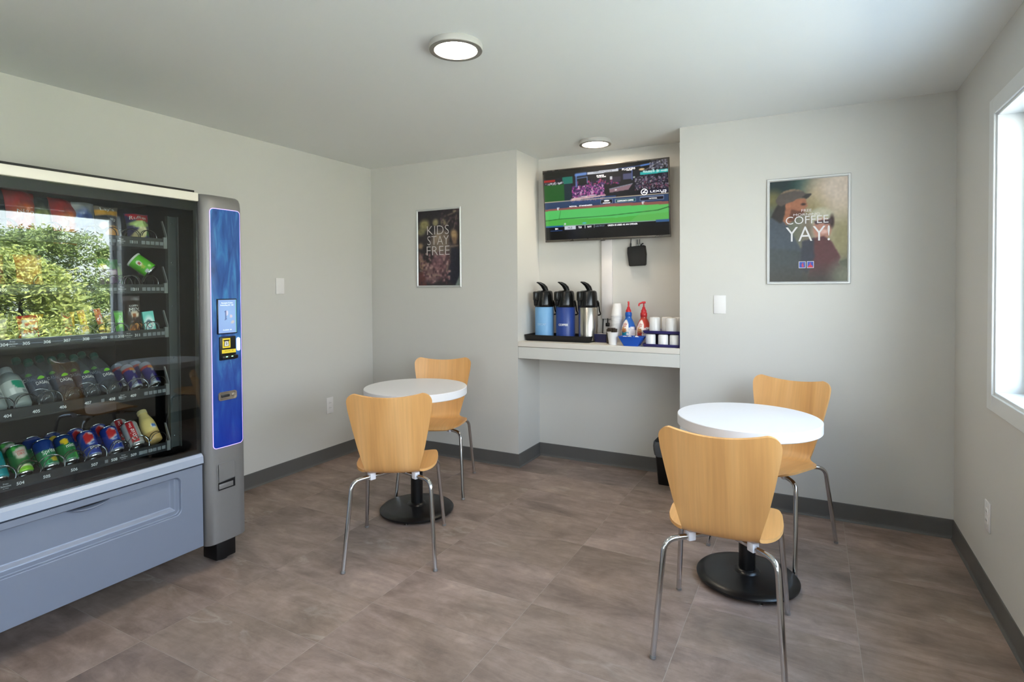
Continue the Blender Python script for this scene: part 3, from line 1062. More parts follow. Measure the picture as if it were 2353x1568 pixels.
# right-hand column, bowed front
prof = [(-0.040, 1.696), (-0.006, 1.696), (0.010, 1.700), (0.024, 1.712), (0.031, 1.728), (0.034, 1.76), (0.035, 1.81), (0.033, 1.86), (0.028, 1.888), (0.018, 1.902), (-0.002, 1.908), (-0.060, 1.908)]
cb_ = MB()
zz = [(0.140, 0.0), (0.144, 0.004)] + [(0.144 + (1.800 - 0.144) * i / 6, 0.004) for i in range(1, 7)] + [(1.825, 0.000), (1.842, -0.010), (1.851, -0.026)]
k_ = len(prof)
for z, off in zz:
    cb_.v += [(VX + a + (off - 0.004 if a > -0.03 else 0), y, z) for a, y in prof]
cb_.f = [(j * k_ + i, j * k_ + (i + 1) % k_, (j + 1) * k_ + (i + 1) % k_, (j + 1) * k_ + i) for j in range(len(zz) - 1) for i in range(k_)]
cb_.f += [tuple(reversed(range(k_))), tuple((len(zz) - 1) * k_ + i for i in range(k_))]
colm = wpart('payment_column', cb_, m_column, vm, 35)
def cx_(y):
    for i in range(1, k_ - 1):
        if prof[i][1] <= y <= prof[i + 1][1]:
            t = (y - prof[i][1]) / max(1e-6, prof[i + 1][1] - prof[i][1])
            return VX + prof[i][0] + t * (prof[i + 1][0] - prof[i][0])
    return VX + 0.03
def on_col(off):
    return lambda a, b: (cx_(a) + off, a, b)
def col_sheet(y0, z0, y1, z1, r, off, th=0.002, ny=10):
    """Plate that follows the bowed column: rounded outline, resampled across y."""
    out = rrect(y0, z0, y1, z1, r, 6)
    mb = MB()
    # strips across y
    cols = sorted(set([round(p[0], 5) for p in out] + [y0 + (y1 - y0) * i / ny for i in range(ny + 1)]))
    def span(y):
        zlo, zhi = z0, z1
        dy = max(y0 + r - y, y - (y1 - r), 0)
        if dy > 0:
            s_ = r - math.sqrt(max(0, r * r - dy * dy))
            zlo += s_; zhi -= s_
        return zlo, zhi
    nz_ = 40
    for y in cols:
        lo, hi = span(y)
        for j in range(nz_ + 1):
            mb.v.append((cx_(y) + off, y, lo + (hi - lo) * j / nz_))
    for i in range(len(cols) - 1):
        for j in range(nz_):
            a = i * (nz_ + 1) + j
            mb.f.append((a, a + nz_ + 1, a + nz_ + 2, a + 1))
    return mb

def wave_panel():
    m = bpy.data.materials.new('blue_wave_print')
    m.use_nodes = True
    n, l = m.node_tree.nodes, m.node_tree.links
    b = n['Principled BSDF']
    tc = n.new('ShaderNodeTexCoord')
    mp = n.new('ShaderNodeMapping')
    mp.inputs['Rotation'].default_value = (math.radians(-16), 0, 0)
    mp.inputs['Scale'].default_value = (1, 9, 1.8)
    l.new(tc.outputs['Object'], mp.inputs[0])
    nz = n.new('ShaderNodeTexNoise'); nz.inputs['Scale'].default_value = 2.6; nz.inputs['Detail'].default_value = 4; nz.inputs['Distortion'].default_value = 0.9
    l.new(mp.outputs[0], nz.inputs['Vector'])
    cr = n.new('ShaderNodeValToRGB')
    e = cr.color_ramp.elements
    e[0].position, e[0].color = 0.32, rgb(36, 66, 128)
    e[1].position, e[1].color = 0.70, rgb(64, 132, 190)
    e.new(0.52).color = rgb(48, 90, 158)
    l.new(nz.outputs['Fac'], cr.inputs[0])
    # deeper blue towards the foot of the print
    sp = n.new('ShaderNodeSeparateXYZ'); l.new(tc.outputs['Object'], sp.inputs[0])
    mr = n.new('ShaderNodeMapRange')
    mr.inputs['From Min'].default_value = 0.60; mr.inputs['From Max'].default_value = 1.15
    l.new(sp.outputs['Z'], mr.inputs['Value'])
    mx = n.new('ShaderNodeMixRGB'); mx.inputs['Color1'].default_value = rgb(14, 46, 150)
    l.new(mr.outputs[0], mx.inputs['Fac']); l.new(cr.outputs[0], mx.inputs['Color2'])
    l.new(mx.outputs[0], b.inputs['Base Color'])
    b.inputs['Roughness'].default_value = 0.22
    b.inputs['Specular IOR Level'].default_value = 0.6
    return m
m_wave = wave_panel()
PZ0, PZ1, PY0, PY1 = 0.612, 1.782, 1.728, 1.8880
bp_ = wpart('graphic_panel', col_sheet(PY0, PZ0, PY1, PZ1, 0.016, 0.003), m_wave, colm, 60)
m_glow = mat('violet_light_guide', rgb(200, 180, 255), 0.4, var=0.0, emit=(0.40, 0.28, 1.0, 1), estr=1.15)
ring = rrect(PY0 - 0.001, PZ0 - 0.001, PY1 + 0.001, PZ1 + 0.001, 0.017, 6)
dens = []
for i in range(len(ring)):
    a, b = ring[i], ring[(i + 1) % len(ring)]
    kk = max(1, int(abs(b[0] - a[0]) / 0.02))
    for j in range(kk):
        dens.append((a[0] + (b[0] - a[0]) * j / kk, a[1] + (b[1] - a[1]) * j / kk))
wpart('light_guide', MB().tube([(cx_(a) + 0.002, a, b) for a, b in dens], 0.0019, 6, closed=True), m_glow, colm, 60)

# touch screen
m_bez = mat('screen_bezel', rgb(10, 12, 22), 0.3, var=0.05)
sx_ = cx_(1.80) + 0.004
wpart('screen_bezel', MB().rbox(sx_ - 0.006, 1.752, 1.169, sx_ + 0.004, 1.859, 1.343, 0.003), m_bez, colm, 40)
cv = Canvas(30, 46, (150, 178, 238))
cv.ell(0.5, 0.55, 0.55, 0.5, (160, 198, 244), 0.9).rect(0.95, 0, 1, 1, (110, 210, 200), 0.7)
cv.ell(0.47, 0.60, 0.075, 0.075, (222, 224, 246), 0.1).ell(0.70, 0.50, 0.07, 0.05, (226, 214, 228), 0.1, 0.9).ell(0.78, 0.32, 0.10, 0.045, (206, 206, 206), 0.1, 0.4)
cv.line(0.40, 0.66, 0.40, 0.42, 0.018, (40, 52, 110)).line(0.35, 0.645, 0.43, 0.66, 0.015, (90, 100, 160)).line(0.36, 0.40, 0.44, 0.42, 0.015, (90, 100, 160))
m_scr = mat('lit_small_screen', None, 0.3, var=0.0, attr='paint', estr=0.75)
ox, oy, oz = vm.location
def scr_pt(u, v): return (sx_ + 0.0045 - ox, 1.757 + 0.097 * u - oy, 1.174 + 0.164 * v)
cv.print_on('touch_screen', scr_pt, m_scr, colm)
m_lett = mat('glowing_white_lettering', rgb(235, 240, 255), 0.5, var=0.0, emit=(0.85, 0.9, 1, 1), estr=0.75)
fs = lambda a, b: (sx_ + 0.0050, a, b)
wpart('screen_lettering', text(MB(), 'Accepts Coins', fs, 1.803, 1.322, h=0.008, w=0.062), m_lett, colm)
wpart('screen_lettering', text(MB(), 'Including $1, $2', fs, 1.803, 1.311, h=0.008, w=0.070), m_lett, colm)
wpart('screen_lettering', text(MB(), 'Available  $0', fs, 1.803, 1.189, h=0.006, w=0.048), m_lett, colm)

# banknote reader
bx_ = cx_(1.80) + 0.003
wpart('note_reader', MB().rbox(bx_ - 0.008, 1.762, 1.040, bx_ + 0.006, 1.850, 1.156, 0.004).rbox(bx_ - 0.004, 1.766, 1.044, bx_ + 0.022, 1.852, 1.064, 0.006), m_blackp, colm, 40)
m_yel = mat('yellow_sticker', rgb(232, 204, 56), 0.45, var=0.03)
m_ink = mat('black_ink', rgb(26, 24, 22), 0.5, var=0.0)
wpart('yellow_sticker', MB().box(bx_ + 0.0055, 1.776, 1.100, bx_ + 0.0066, 1.818, 1.148), m_yel, colm)
wpart('yellow_sticker', MB().box(bx_ + 0.0055, 1.772, 1.074, bx_ + 0.0066, 1.848, 1.092), m_yel, colm)
ik = MB()
fi = lambda a, b: (bx_ + 0.0072, a, b)
ik.add([fi(1.781, 1.134), fi(1.813, 1.134), fi(1.813, 1.140), fi(1.781, 1.140)], [(0, 1, 2, 3)])
ik.add([fi(1.782, 1.108), fi(1.812, 1.108), fi(1.808, 1.134), fi(1.786, 1.134)], [(0, 1, 2, 3)])
wpart('sticker_lettering', text(MB(), 'BILLS $1 - $5', fi, 1.811, 1.085, w=0.046, h=0.005), m_ink, colm)
wpart('sticker_ink', ik, m_ink, colm)
nt_ = MB()
f2 = lambda a, b: (bx_ + 0.0075, a, b)
nt_.add([f2(1.785, 1.110), f2(1.809, 1.110), f2(1.805, 1.133), f2(1.789, 1.133)], [(0, 1, 2, 3)])
wpart('note_icon', nt_, mat('white_ink', rgb(232, 230, 226), 0.5, var=0.0), colm)
wpart('dollar_sign', text(MB(), '$', lambda a, b: (bx_ + 0.0079, a, b), 1.797, 1.122, h=0.015, bold=0.01), m_ink, colm)
m_green = mat('green_led', rgb(120, 255, 160), 0.4, var=0.0, emit=(0.35, 1, 0.5, 1), estr=2.0)
for yq in (1.783, 1.812):
    wpart('led', MB().rbox(bx_ + 0.021, yq, 1.056, bx_ + 0.0235, yq + 0.009, 1.060, 0.001), m_green, colm)
m_pill = mat('white_violet_lamp', rgb(240, 235, 255), 0.4, var=0.0, emit=(0.72, 0.74, 1.0, 1), estr=2.2)
pl = MB().prism(rrect(1.8585, 1.080, 1.8755, 1.146, 0.0083, 6), 0.0, 0.006, lambda a, b, t: (cx_(1.867) + 0.002 + t, a, b))
wpart('coin_lamp', pl, m_pill, colm, 40)

# coin slot plate and return cup
m_coin = mat('nickel_plate', rgb(178, 172, 164), 0.28, 0.9, var=0.04)
sl = MB()
o_, i_ = rrect(1.753, 0.842, 1.852, 0.884, 0.012, 5), rrect(1.758, 0.847, 1.847, 0.879, 0.009, 5)
q_ = len(o_)
xs = cx_(1.80) + 0.003
sl.v = [(xs + 0.004, a, b) for a, b in o_] + [(xs + 0.004, a, b) for a, b in i_] + [(xs - 0.002, a, b) for a, b in o_] + [(xs + 0.0012, a * 0.94 + 1.8025 * 0.06, b * 0.85 + 0.863 * 0.15) for a, b in i_]
for i in range(q_):
    j = (i + 1) % q_
    sl.f += [(i, j, q_ + j, q_ + i), (2 * q_ + i, 2 * q_ + j, j, i), (q_ + i, q_ + j, 3 * q_ + j, 3 * q_ + i)]
sl.f.append(tuple(3 * q_ + i for i in range(q_)))
wpart('coin_plate', sl, m_coin, colm, 40)
wpart('coin_button', MB().rbox(xs + 0.001, 1.768, 0.857, xs + 0.006, 1.812, 0.870, 0.003), m_rail, colm, 40)
wpart('key_lock', MB().lathe([(0.008, 0), (0.008, 0.004), (0.006, 0.006), (0, 0.006)], 16, Matrix.Translation((xs + 0.001, 1.835, 0.863)) @ Matrix.Rotation(PI / 2, 4, 'Y')), m_coin, colm, 40)
xc = cx_(1.79)
cup = MB()
o_ = rrect(1.743, 0.398, 1.842, 0.536, 0.010, 5)
i_ = rrect(1.747, 0.402, 1.838, 0.532, 0.008, 5)
q_ = len(o_)
cup.v = [(cx_(a) + 0.0022, a, b) for a, b in o_] + [(cx_(a) + 0.0026, a, b) for a, b in i_] + [(xc - 0.020 + (b - 0.46) * 0.25, a, b) for a, b in i_]
for i in range(q_):
    j = (i + 1) % q_
    cup.f += [(i, j, q_ + j, q_ + i), (q_ + i, q_ + j, 2 * q_ + j, 2 * q_ + i)]
wpart('return_cup_rim', cup, m_column, colm, 40)
wpart('return_flap', MB().add([(xc + 0.0035, 1.750, 0.530), (xc + 0.0035, 1.836, 0.530), (xc + 0.0045, 1.836, 0.452), (xc + 0.0045, 1.750, 0.446), (xc - 0.010, 1.836, 0.445), (xc - 0.010, 1.750, 0.440)], [(0, 1, 2, 3), (3, 2, 4, 5)]), m_column, colm)
wpart('return_cup', MB().add([(xc + 0.0030, 1.747, 0.402), (xc + 0.0030, 1.838, 0.402), (xc + 0.0030, 1.838, 0.446), (xc + 0.0030, 1.747, 0.440)], [(0, 1, 2, 3)]), m_black, colm)
wpart('coin_scoop', MB().rbox(xc + 0.002, 1.750, 0.408, xc + 0.0055, 1.826, 0.432, 0.0015), m_column, colm, 40)

# feet
for y0 in (1.795, 0.66):
    for x0 in (-2.765, VB + 0.05):
        wpart('foot', MB().rbox(x0, y0, 0.012, x0 + 0.11, y0 + 0.108, 0.142, 0.006).lathe([(0.034, 0.0), (0.034, 0.014)], 16, Matrix.Translation((x0 + 0.06, y0 + 0.055, 0))), m_blackp, vm, 40)

# trays: floor plate, label rail, side bracket, coils, dividers, numbers
TX0, TX1, TY0, TY1 = -3.26, -2.704, 0.745, 1.592
TR = [(1.587, 1.630), (1.377, 1.415), (1.169, 1.207), (0.896, 0.938), (0.632, 0.668)]
COLS = [[0.86, 1.0, 1.15, 1.30, 1.372, 1.452, 1.526], [0.86, 0.99, 1.12, 1.25, 1.375, 1.450, 1.530], [0.979 + 0.068 * k + 0.014 for k in range(-3, 9)],
        [0.90, 0.977, 1.055, 1.138, 1.222, 1.304, 1.386, 1.478, 1.557], [0.90, 0.978, 1.057, 1.141, 1.212, 1.297, 1.388, 1.476, 1.553]]
def coil_mesh(r, pitch, turns, hand):
    """Spiral wire: the front loop stands almost flat, the rest winds to the back."""
    mb = MB()
    n = int(turns * 22)
    pts = []
    for i in range(n + 1):
        t = turns * i / n
        a = 2 * PI * t + PI * 0.55
        pts.append((-0.006 * min(t, 0.9) - pitch * max(0.0, t - 0.9), hand * r * math.sin(a), r * (1 - math.cos(a)) + 0.003))
    mb.tube(pts, 0.0019, 6)
    return mb.mesh('coil', m_coil, 60)
coilm = {}
for ti, (z0, z1) in enumerate(TR):
    tm = MB().box(TX0, TY0, z0 + 0.004, TX1, TY1, z0 + 0.008).box(TX0, TY0, z0 + 0.008, TX0 + 0.006, TY1, z0 + 0.06)
    tr_ = wpart('tray', tm, m_black, vm)
    wpart('label_rail', MB().rbox(TX1 - 0.004, TY0, z0, TX1 + 0.006, TY1, z1, 0.002, 1).box(TX1 - 0.006, TY0, z0 - 0.003, TX1 + 0.009, TY1, z0 + 0.003), m_rail, tr_, 40)
    sb = MB().prism([(TX1 + 0.008, z0 - 0.004), (TX1 + 0.010, z1 + 0.015), (TX1 - 0.022, z1 + 0.085), (TX1 - 0.032, z1 + 0.085), (TX1 - 0.003, z1 + 0.012), (TX1 - 0.003, z0 - 0.004)], TY1, TY1 + 0.004, lambda a, b, t: (a, t, b))
    sb.box(TX1 - 0.002, TY1 - 0.012, z0 - 0.004, TX1 + 0.010, TY1 + 0.004, z1 + 0.006)
    wpart('side_bracket', sb, m_bracket, tr_)
    r = (0.034, 0.034, 0.031, 0.038, 0.038)[ti]
    for ci, y in enumerate(COLS[ti]):
        hand = 1 if ci % 2 else -1
        key = (r, hand)
        if key not in coilm:
            coilm[key] = coil_mesh(r, 0.075 if ti > 2 else 0.060, 3.5, hand)
        link('coil', coilm[key], tr_, (TX1 - 0.008 - ox, y - oy, z0 + 0.008))
    for ci in range(len(COLS[ti]) - 1):
        if ti < 2 and ci % 2 == 1 and ci > 3:
            continue
        ym = (COLS[ti][ci] + COLS[ti][ci + 1]) / 2
        wpart('divider', MB().prism([(TX1 - 0.012, z0 + 0.008), (TX1 - 0.03, z0 + 0.045), (TX0 + 0.01, z0 + 0.055), (TX0 + 0.01, z0 + 0.008)], ym - 0.0008, ym + 0.0008, lambda a, b, t: (a, t, b)), m_black, tr_)
    # numbers, two small words and the grey price tabs
    zc = (z0 + z1) / 2 - 0.003
    fr_ = lambda a, b: (TX1 + 0.0072, a, b)
    first = [(108, 1.17), (109, 1.315), (111, 1.454)] if ti == 0 else [(205, 0.98), (206, 1.047), (207, 1.14), (209, 1.318), (211, 1.454)] if ti == 1 else \
        [(300 + k, 0.775 + 0.0682 * (k - 1)) for k in range(3, 12)] if ti == 2 else [(404, 0.985), (405, 1.075), (406, 1.165), (407, 1.255), (408, 1.348), (409, 1.435)] if ti == 3 else \
        [(504, 1.020), (505, 1.105), (506, 1.200), (507, 1.275), (508, 1.352), (509, 1.432), (510, 1.512)]
    for num, y in first:
        wpart('selection_number', text(MB(), str(num), fr_, y, zc, h=0.0125, bold=0.02), m_num, tr_)
    for wy in ((1.397,) if ti < 2 else (1.005, 1.420) if ti == 2 else (1.39,) if ti == 3 else (1.39, 0.975)):
        for body, dz_, hh_ in (('Press', 0.010, 0.0055), ('Selection', 0.0015, 0.0062), ('for Price', -0.007, 0.0035)):
            wpart('rail_lettering', text(MB(), body, fr_, wy, zc + dz_, h=hh_), m_num, tr_)
    y = 1.482 if ti != 4 else 1.455
    while y < TY1 - 0.02:
        wpart('price_tab', MB().rbox(TX1 + 0.005, y, zc - 0.008, TX1 + 0.0075, y + 0.016, zc + 0.008, 0.0008, 1), m_tab, tr_, 40)
        y += 0.0205
    for yq in ((1.343, 1.362, 1.432) if ti < 2 else (1.345, 1.362) if ti == 2 else (1.305, 1.375) if ti == 3 else (1.315, 1.47)):
        wpart('price_tab', MB().rbox(TX1 + 0.005, yq, zc - 0.007, TX1 + 0.0070, yq + 0.013, zc + 0.007, 0.0008, 1), m_tab, tr_, 40)
# mounting channel on the right of the trays
ch = MB().box(-2.745, 1.618, 0.625, -2.738, 1.668, 1.742).box(-2.745, 1.616, 0.625, -2.722, 1.620, 1.742).box(-2.745, 1.664, 0.625, -2.722, 1.668, 1.742)
wpart('side_channel', ch, mat('galvanised_channel', rgb(74, 80, 80), 0.45, 0.4, var=0.05), vm)
for z in (1.71, 1.52, 1.31, 1.06, 0.86, 0.68):
    wpart('channel_screw', MB().lathe([(0.0035, 0), (0.0035, 0.002), (0.0, 0.003)], 8, Matrix.Translation((-2.738, 1.642, z)) @ Matrix.Rotation(PI / 2, 4, 'Y')), m_coil, vm)

# ================================================================ GOODS IN THE MACHINE
m_print = mat('printed_wrapper', None, 0.30, var=0.0, attr='paint', coat=0.3)
m_can = mat('printed_can', None, 0.24, 0.35, var=0.0, attr='paint', coat=0.4)
m_alum = mat('bare_aluminium', rgb(196, 198, 200), 0.22, 1.0, var=0.03)
m_ink_w = mat('wrapper_white_ink', rgb(238, 238, 236), 0.4, var=0.0)
m_ink_r = mat('wrapper_red_ink', rgb(200, 36, 44), 0.4, var=0.0)
m_ink_y = mat('wrapper_yellow_ink', rgb(240, 200, 50), 0.4, var=0.0)
m_ink_k = mat('wrapper_dark_ink', rgb(40, 28, 24), 0.4, var=0.0)
m_pet = pane_mat('clear_bottle_plastic', (0.90, 0.93, 0.95, 1), 0.07, 0.05, (0.75, 0.8, 0.85, 1))
m_petlab = pane_mat('clear_label_film', (0.72, 0.76, 0.86, 1), 0.08, 0.14, (0.4, 0.45, 0.6, 1))
m_frost = mat('frosted_grey_drink', rgb(140, 150, 150), 0.32, var=0.03, coat=0.3)
m_capg = mat('dark_green_cap', rgb(30, 84, 68), 0.4, var=0.03)
INK = {'w': m_ink_w, 'r': m_ink_r, 'y': m_ink_y, 'k': m_ink_k}

def seat(t, X, Y, Z, lean, turn=0.0, roll=0.0):
    t.location = (X, Y, Z)
    t.rotation_euler = (Matrix.Rotation(math.radians(-lean), 4, 'Y') @ Matrix.Rotation(math.radians(roll), 4, 'X') @ Matrix.Rotation(math.radians(turn), 4, 'Z')).to_euler()

def cyl_fn(rfun, h, off=0.0006):
    """(arc length from the front, height) -> point on the wall of a round container."""
    def f(a, b):
        r = rfun(b) + off
        return (r * math.cos(a / r), r * math.sin(a / r), b)
    return f

def can(label, cv, texts, X, Y, Z, lean=38, r=0.0335, h=0.124, slim=False, group=None, name='drink_can', turn=0.0):
    t = thing(name, label, 'can', (0, 0, 0), 0, group)
    f = cv.sample()
    n, rows = 40, 26
    mb = MB()
    prof = []
    z0, z1 = 0.010, h - 0.012
    for j in range(rows + 1):
        prof.append((r, z0 + (z1 - z0) * j / rows))
    prof = [(r * 0.78, 0.0025), (r * 0.93, 0.006)] + prof + [(r * 0.93, h - 0.006), (r * 0.81, h - 0.002)]
    mb.lathe(prof, n, None, False, False, -PI, col=lambda a, z, q: f((a + PI) / (2 * PI), max(0, min(1, z / h))))
    part('printed_body', mb, m_can, t, 40)
    part('bottom_rim', MB().lathe([(r * 0.80, 0.003), (r * 0.76, 0.0), (r * 0.70, 0.002), (r * 0.62, 0.008), (0.0, 0.013)], n, None, False, False), m_alum, t, 40)
    part('lid', MB().lathe([(r * 0.80, h - 0.003), (r * 0.83, h), (r * 0.79, h), (r * 0.76, h - 0.005), (0.0, h - 0.005)], n, None, False, False), m_alum, t, 40)
    fn = cyl_fn(lambda b: r, h)
    for body, ink, a, b, hh, ww, rot, bold, it in texts:
        part('lettering', text(MB(), body, fn, a, b, h=hh, w=ww, rot=rot, bold=bold, italic=it), INK[ink], t)
    seat(t, X, Y, Z, lean, turn)
    return t

def again(src, label, dX, dY=0.0, dZ=0.0):
    o = copy_tree(src)
    o['label'] = label
    o.location = (src.location.x + dX, src.location.y + dY, src.location.z + dZ)
    return o

BZ, BX = 0.662, -2.748
C = Canvas
U = lambda y: 0.5 + y / (2 * PI * 0.0335)      # arc metres -> u
def cola_blue():
    c = C(60, 40, (20, 60, 160))
    c.ell(U(-0.004), 0.66, 0.105, 0.24, (236, 236, 240), 0.06)
    c.poly([(U(-0.026), 0.80), (U(-0.010), 0.90), (U(0.016), 0.76), (U(0.012), 0.64), (U(-0.006), 0.52), (U(-0.022), 0.48)], (206, 44, 48), soft=1)
    c.poly([(U(0.018), 0.78), (U(0.024), 0.62), (U(0.012), 0.48), (U(-0.010), 0.44), (U(0.010), 0.56)], (24, 70, 176), soft=1)
    c.rect(0, 0.0, 1, 0.06, (150, 156, 172)).rect(0, 0.95, 1, 1, (60, 84, 150))
    return c
p1 = can('blue cola can with red and white disc, right one of the pair', cola_blue(), [('pepsi', 'w', 0.004, 0.036, 0.020, 0.036, 0, 0.0, 0)], BX, 1.388, BZ, group='cans in the bottom row')
p0 = again(p1, 'blue cola can with red and white disc, left one of the pair', 0, 1.297 - 1.388)
c = C(60, 40, (190, 192, 194)); c.rect(U(-0.030), 0.1, U(0.002), 0.96, (196, 40, 50)).rect(0.0, 0.0, 1, 0.06, (160, 162, 166))
dc = can('silver and red diet cola can in the bottom row beside the yellow bottle', c, [('Coke', 'w', -0.013, 0.052, 0.020, 0.058, PI / 2, 0.0, 0.25), ('Diet', 'w', -0.013, 0.100, 0.009, 0.022, PI / 2, 0, 0)], BX, 1.476, BZ + 0.004, group='cans in the bottom row')
c = C(60, 40, (34, 128, 84)); c.rect(0, 0.58, 1, 1, (22, 62, 140)).ell(U(0.012), 0.22, 0.05, 0.10, (214, 190, 60), 0.1).rect(0, 0, 1, 0.06, (150, 170, 160)).ell(U(-0.014), 0.30, 0.035, 0.24, (70, 176, 110), 0.4)
sp = can('green can with a blue top in the bottom row, upright white lettering', c, [('Sprite', 'w', 0.002, 0.062, 0.024, 0.050, 0.18, 0.0, 0.1)], BX, 1.139, BZ, group='cans in the bottom row')
c = C(60, 40, (30, 128, 70)); c.rect(0, 0.62, 1, 1, (20, 58, 120)).ell(U(-0.008), 0.72, 0.06, 0.12, (240, 206, 40), 0.06, 0.3).rect(0, 0, 1, 0.06, (150, 170, 160)).ell(U(0.016), 0.2, 0.03, 0.2, (90, 190, 80), 0.4)
sm = can('green can with a yellow lemon shape in the bottom row beside the cola pair', c, [('mist', 'w', 0.006, 0.068, 0.016, 0.032, 0.15, 0.0, 0.1)], BX, 1.211, BZ + 0.002, group='cans in the bottom row')
c = C(60, 40, (40, 120, 62)); c.poly([(U(-0.022), 0.84), (U(0.020), 0.90), (U(0.024), 0.62), (U(0.004), 0.46), (U(-0.018), 0.50)], (226, 216, 204), soft=1)
c.ell(U(0.0), 0.14, 0.15, 0.12, (226, 230, 190), 0.1).ell(U(0.004), 0.09, 0.15, 0.10, (132, 204, 40), 0.1).rect(0, 0, 1, 0.04, (160, 170, 160)).ell(U(-0.018), 0.90, 0.04, 0.1, (90, 200, 90), 0.3)
cd = can('green ginger ale can with a pale shield in the bottom row', c, [('CANADA', 'r', 0.001, 0.092, 0.008, 0.032, 0.10, 0.0, 0), ('DRY', 'r', 0.001, 0.080, 0.010, 0.024, 0.10, 0.0, 0)], BX, 1.052, BZ - 0.002, group='cans in the bottom row')
c = C(60, 40, (18, 156, 166)); c.ell(U(0.006), 0.72, 0.04, 0.12, (226, 150, 40), 0.2).rect(0, 0, 1, 0.05, (150, 170, 170)).ell(U(-0.02), 0.5, 0.04, 0.3, (80, 200, 200), 0.4)
te = can('teal can at the left edge of the bottom row', c, [], BX, 0.974, BZ - 0.002, group='cans in the bottom row')
for src, nm in ((p1, 'right-hand blue cola can'), (p0, 'left-hand blue cola can'), (dc, 'silver diet cola can'), (sp, 'blue-topped green can'), (sm, 'lemon-marked green can'), (cd, 'ginger ale can'), (te, 'teal can')):
    again(src, 'second can back in its coil, hidden behind the ' + nm, -0.089, 0, 0.0)

def bottle(label, kind, X, Y, Z, lean=45, group='drinks in the upper drink row'):
    t = thing('drink_bottle', label, 'bottle', (0, 0, 0), 0, group)
    if kind == 'water':
        prof = [(0.010, 0.006), (0.022, 0.0), (0.030, 0.006), (0.0325, 0.018), (0.0325, 0.045), (0.0305, 0.052), (0.0325, 0.058), (0.0325, 0.085), (0.0300, 0.092), (0.0325, 0.100), (0.0325, 0.118), (0.029, 0.140), (0.022, 0.165), (0.014, 0.182), (0.0125, 0.196)]
        b = MB()
        n = 40
        for r, z in prof:
            for i in range(n):
                a = 2 * PI * i / n
                q = r * (1 + 0.10 * math.cos(5 * a) * max(0, 1 - z / 0.03))
                b.v.append((q * math.cos(a), q * math.sin(a), z + 0.006 * (1 + math.cos(5 * a)) * max(0, 1 - z / 0.012) * 0.5))
        for j in range(len(prof) - 1):
            for i in range(n):
                b.f.append((j * n + i, j * n + (i + 1) % n, (j + 1) * n + (i + 1) % n, (j + 1) * n + i))
        b.f.append(tuple(reversed(range(n))))
        part('bottle_body', b, m_pet, t, 60)
        part('cap', MB().lathe([(0.0145, 0.190), (0.0150, 0.192), (0.0150, 0.206), (0.0135, 0.209), (0, 0.209)], 24, None, True, False), m_capg, t, 40)
        part('label_film', MB().lathe([(0.0332, 0.058), (0.0332, 0.112)], 40, None, False, False), m_petlab, t, 60)
        fn = cyl_fn(lambda q: 0.0336, 0.2)
        lf = MB()
        lf.grid(9, 5, lambda u, v: fn(-0.012 + 0.028 * u, 0.096 + 0.014 * math.sin(u * PI) ** 0.7 * (v - 0.35) + 0.006 * u))
        part('leaf_print', lf, mat('lime_ink', rgb(126, 200, 60), 0.4, var=0.0), t)
        part('lettering', text(MB(), 'DASANI', fn, 0.002, 0.078, h=0.014, w=0.046), m_ink_w, t)
    else:
        part('bottle_body', MB().lathe([(0.020, 0.0), (0.031, 0.003), (0.035, 0.012), (0.0355, 0.05), (0.035, 0.105), (0.036, 0.116), (0.033, 0.136), (0.024, 0.152), (0.019, 0.158), (0.0185, 0.168)], 40), m_frost, t, 60)
        part('cap', MB().lathe([(0.0200, 0.160), (0.0210, 0.162), (0.0210, 0.182), (0.019, 0.186), (0, 0.186)], 28, None, True, False), mat('pale_grey_cap', rgb(150, 156, 158), 0.4, var=0.02), t, 40)
        cv = C(48, 20, (200, 206, 204))
        cv.poly([(0.44, 1.0), (0.60, 1.0), (0.60, 0.42), (0.49, 0.42)], (20, 150, 120)).rect(0.55, 0.1, 0.62, 0.3, (120, 130, 130)).rect(0.40, 0.0, 0.46, 0.5, (240, 242, 242))
        f = cv.sample()
        part('wrap_label', MB().lathe([(0.0362, 0.045 + 0.064 * j / 12) for j in range(13)], 48, None, False, False, -PI, col=lambda a, z, r: f((a + PI) / (2 * PI), (z - 0.045) / 0.064)), m_print, t, 60)
    seat(t, X, Y, Z, lean)
    t.scale = (1.04, 1.04, 1.14) if kind == 'water' else (1.04, 1.04, 1.08)
    return t
UZ, UX = 0.926, -2.752
w4 = bottle('clear water bottle with lime leaf mark, next to the slim energy drink cans', 'water', UX, 1.383, UZ)
w3 = again(w4, 'clear water bottle with lime leaf mark, second from the slim energy drink cans', 0, 1.302 - 1.383)
w2 = again(w4, 'clear water bottle with lime leaf mark, third from the slim energy drink cans', 0, 1.220 - 1.383)
w1 = again(w4, 'clear water bottle with lime leaf mark, beside the frosted grey bottles', 0, 1.136 - 1.383)
g2 = bottle('frosted grey sports drink bottle with green label patch, fully in view', 'sport', UX, 1.050, UZ)
g1 = again(g2, 'frosted grey sports drink bottle cut by the left edge of the picture', 0, 0.972 - 1.050)
for src, nm in ((w4, 'water bottle nearest the energy drinks'), (w3, 'second water bottle from the energy drinks'), (w2, 'third water bottle from the energy drinks'), (w1, 'water bottle nearest the sports drinks'), (g2, 'frosted sports drink bottle')):
    again(src, 'second bottle back in its coil, behind the ' + nm, -0.108, 0, 0.0)
c = C(48, 40, (150, 156, 170)); c.rect(0, 0.06, 1, 0.72, (58, 52, 130)).poly([(0.30, 0.06), (0.50, 0.5), (0.50, 0.06)], (150, 156, 176)).poly([(0.52, 0.5), (0.70, 0.72), (0.52, 0.72)], (170, 176, 190)).rect(0, 0.70, 1, 0.80, (200, 60, 50)).rect(0.46, 0.66, 0.6, 0.76, (230, 150, 50))
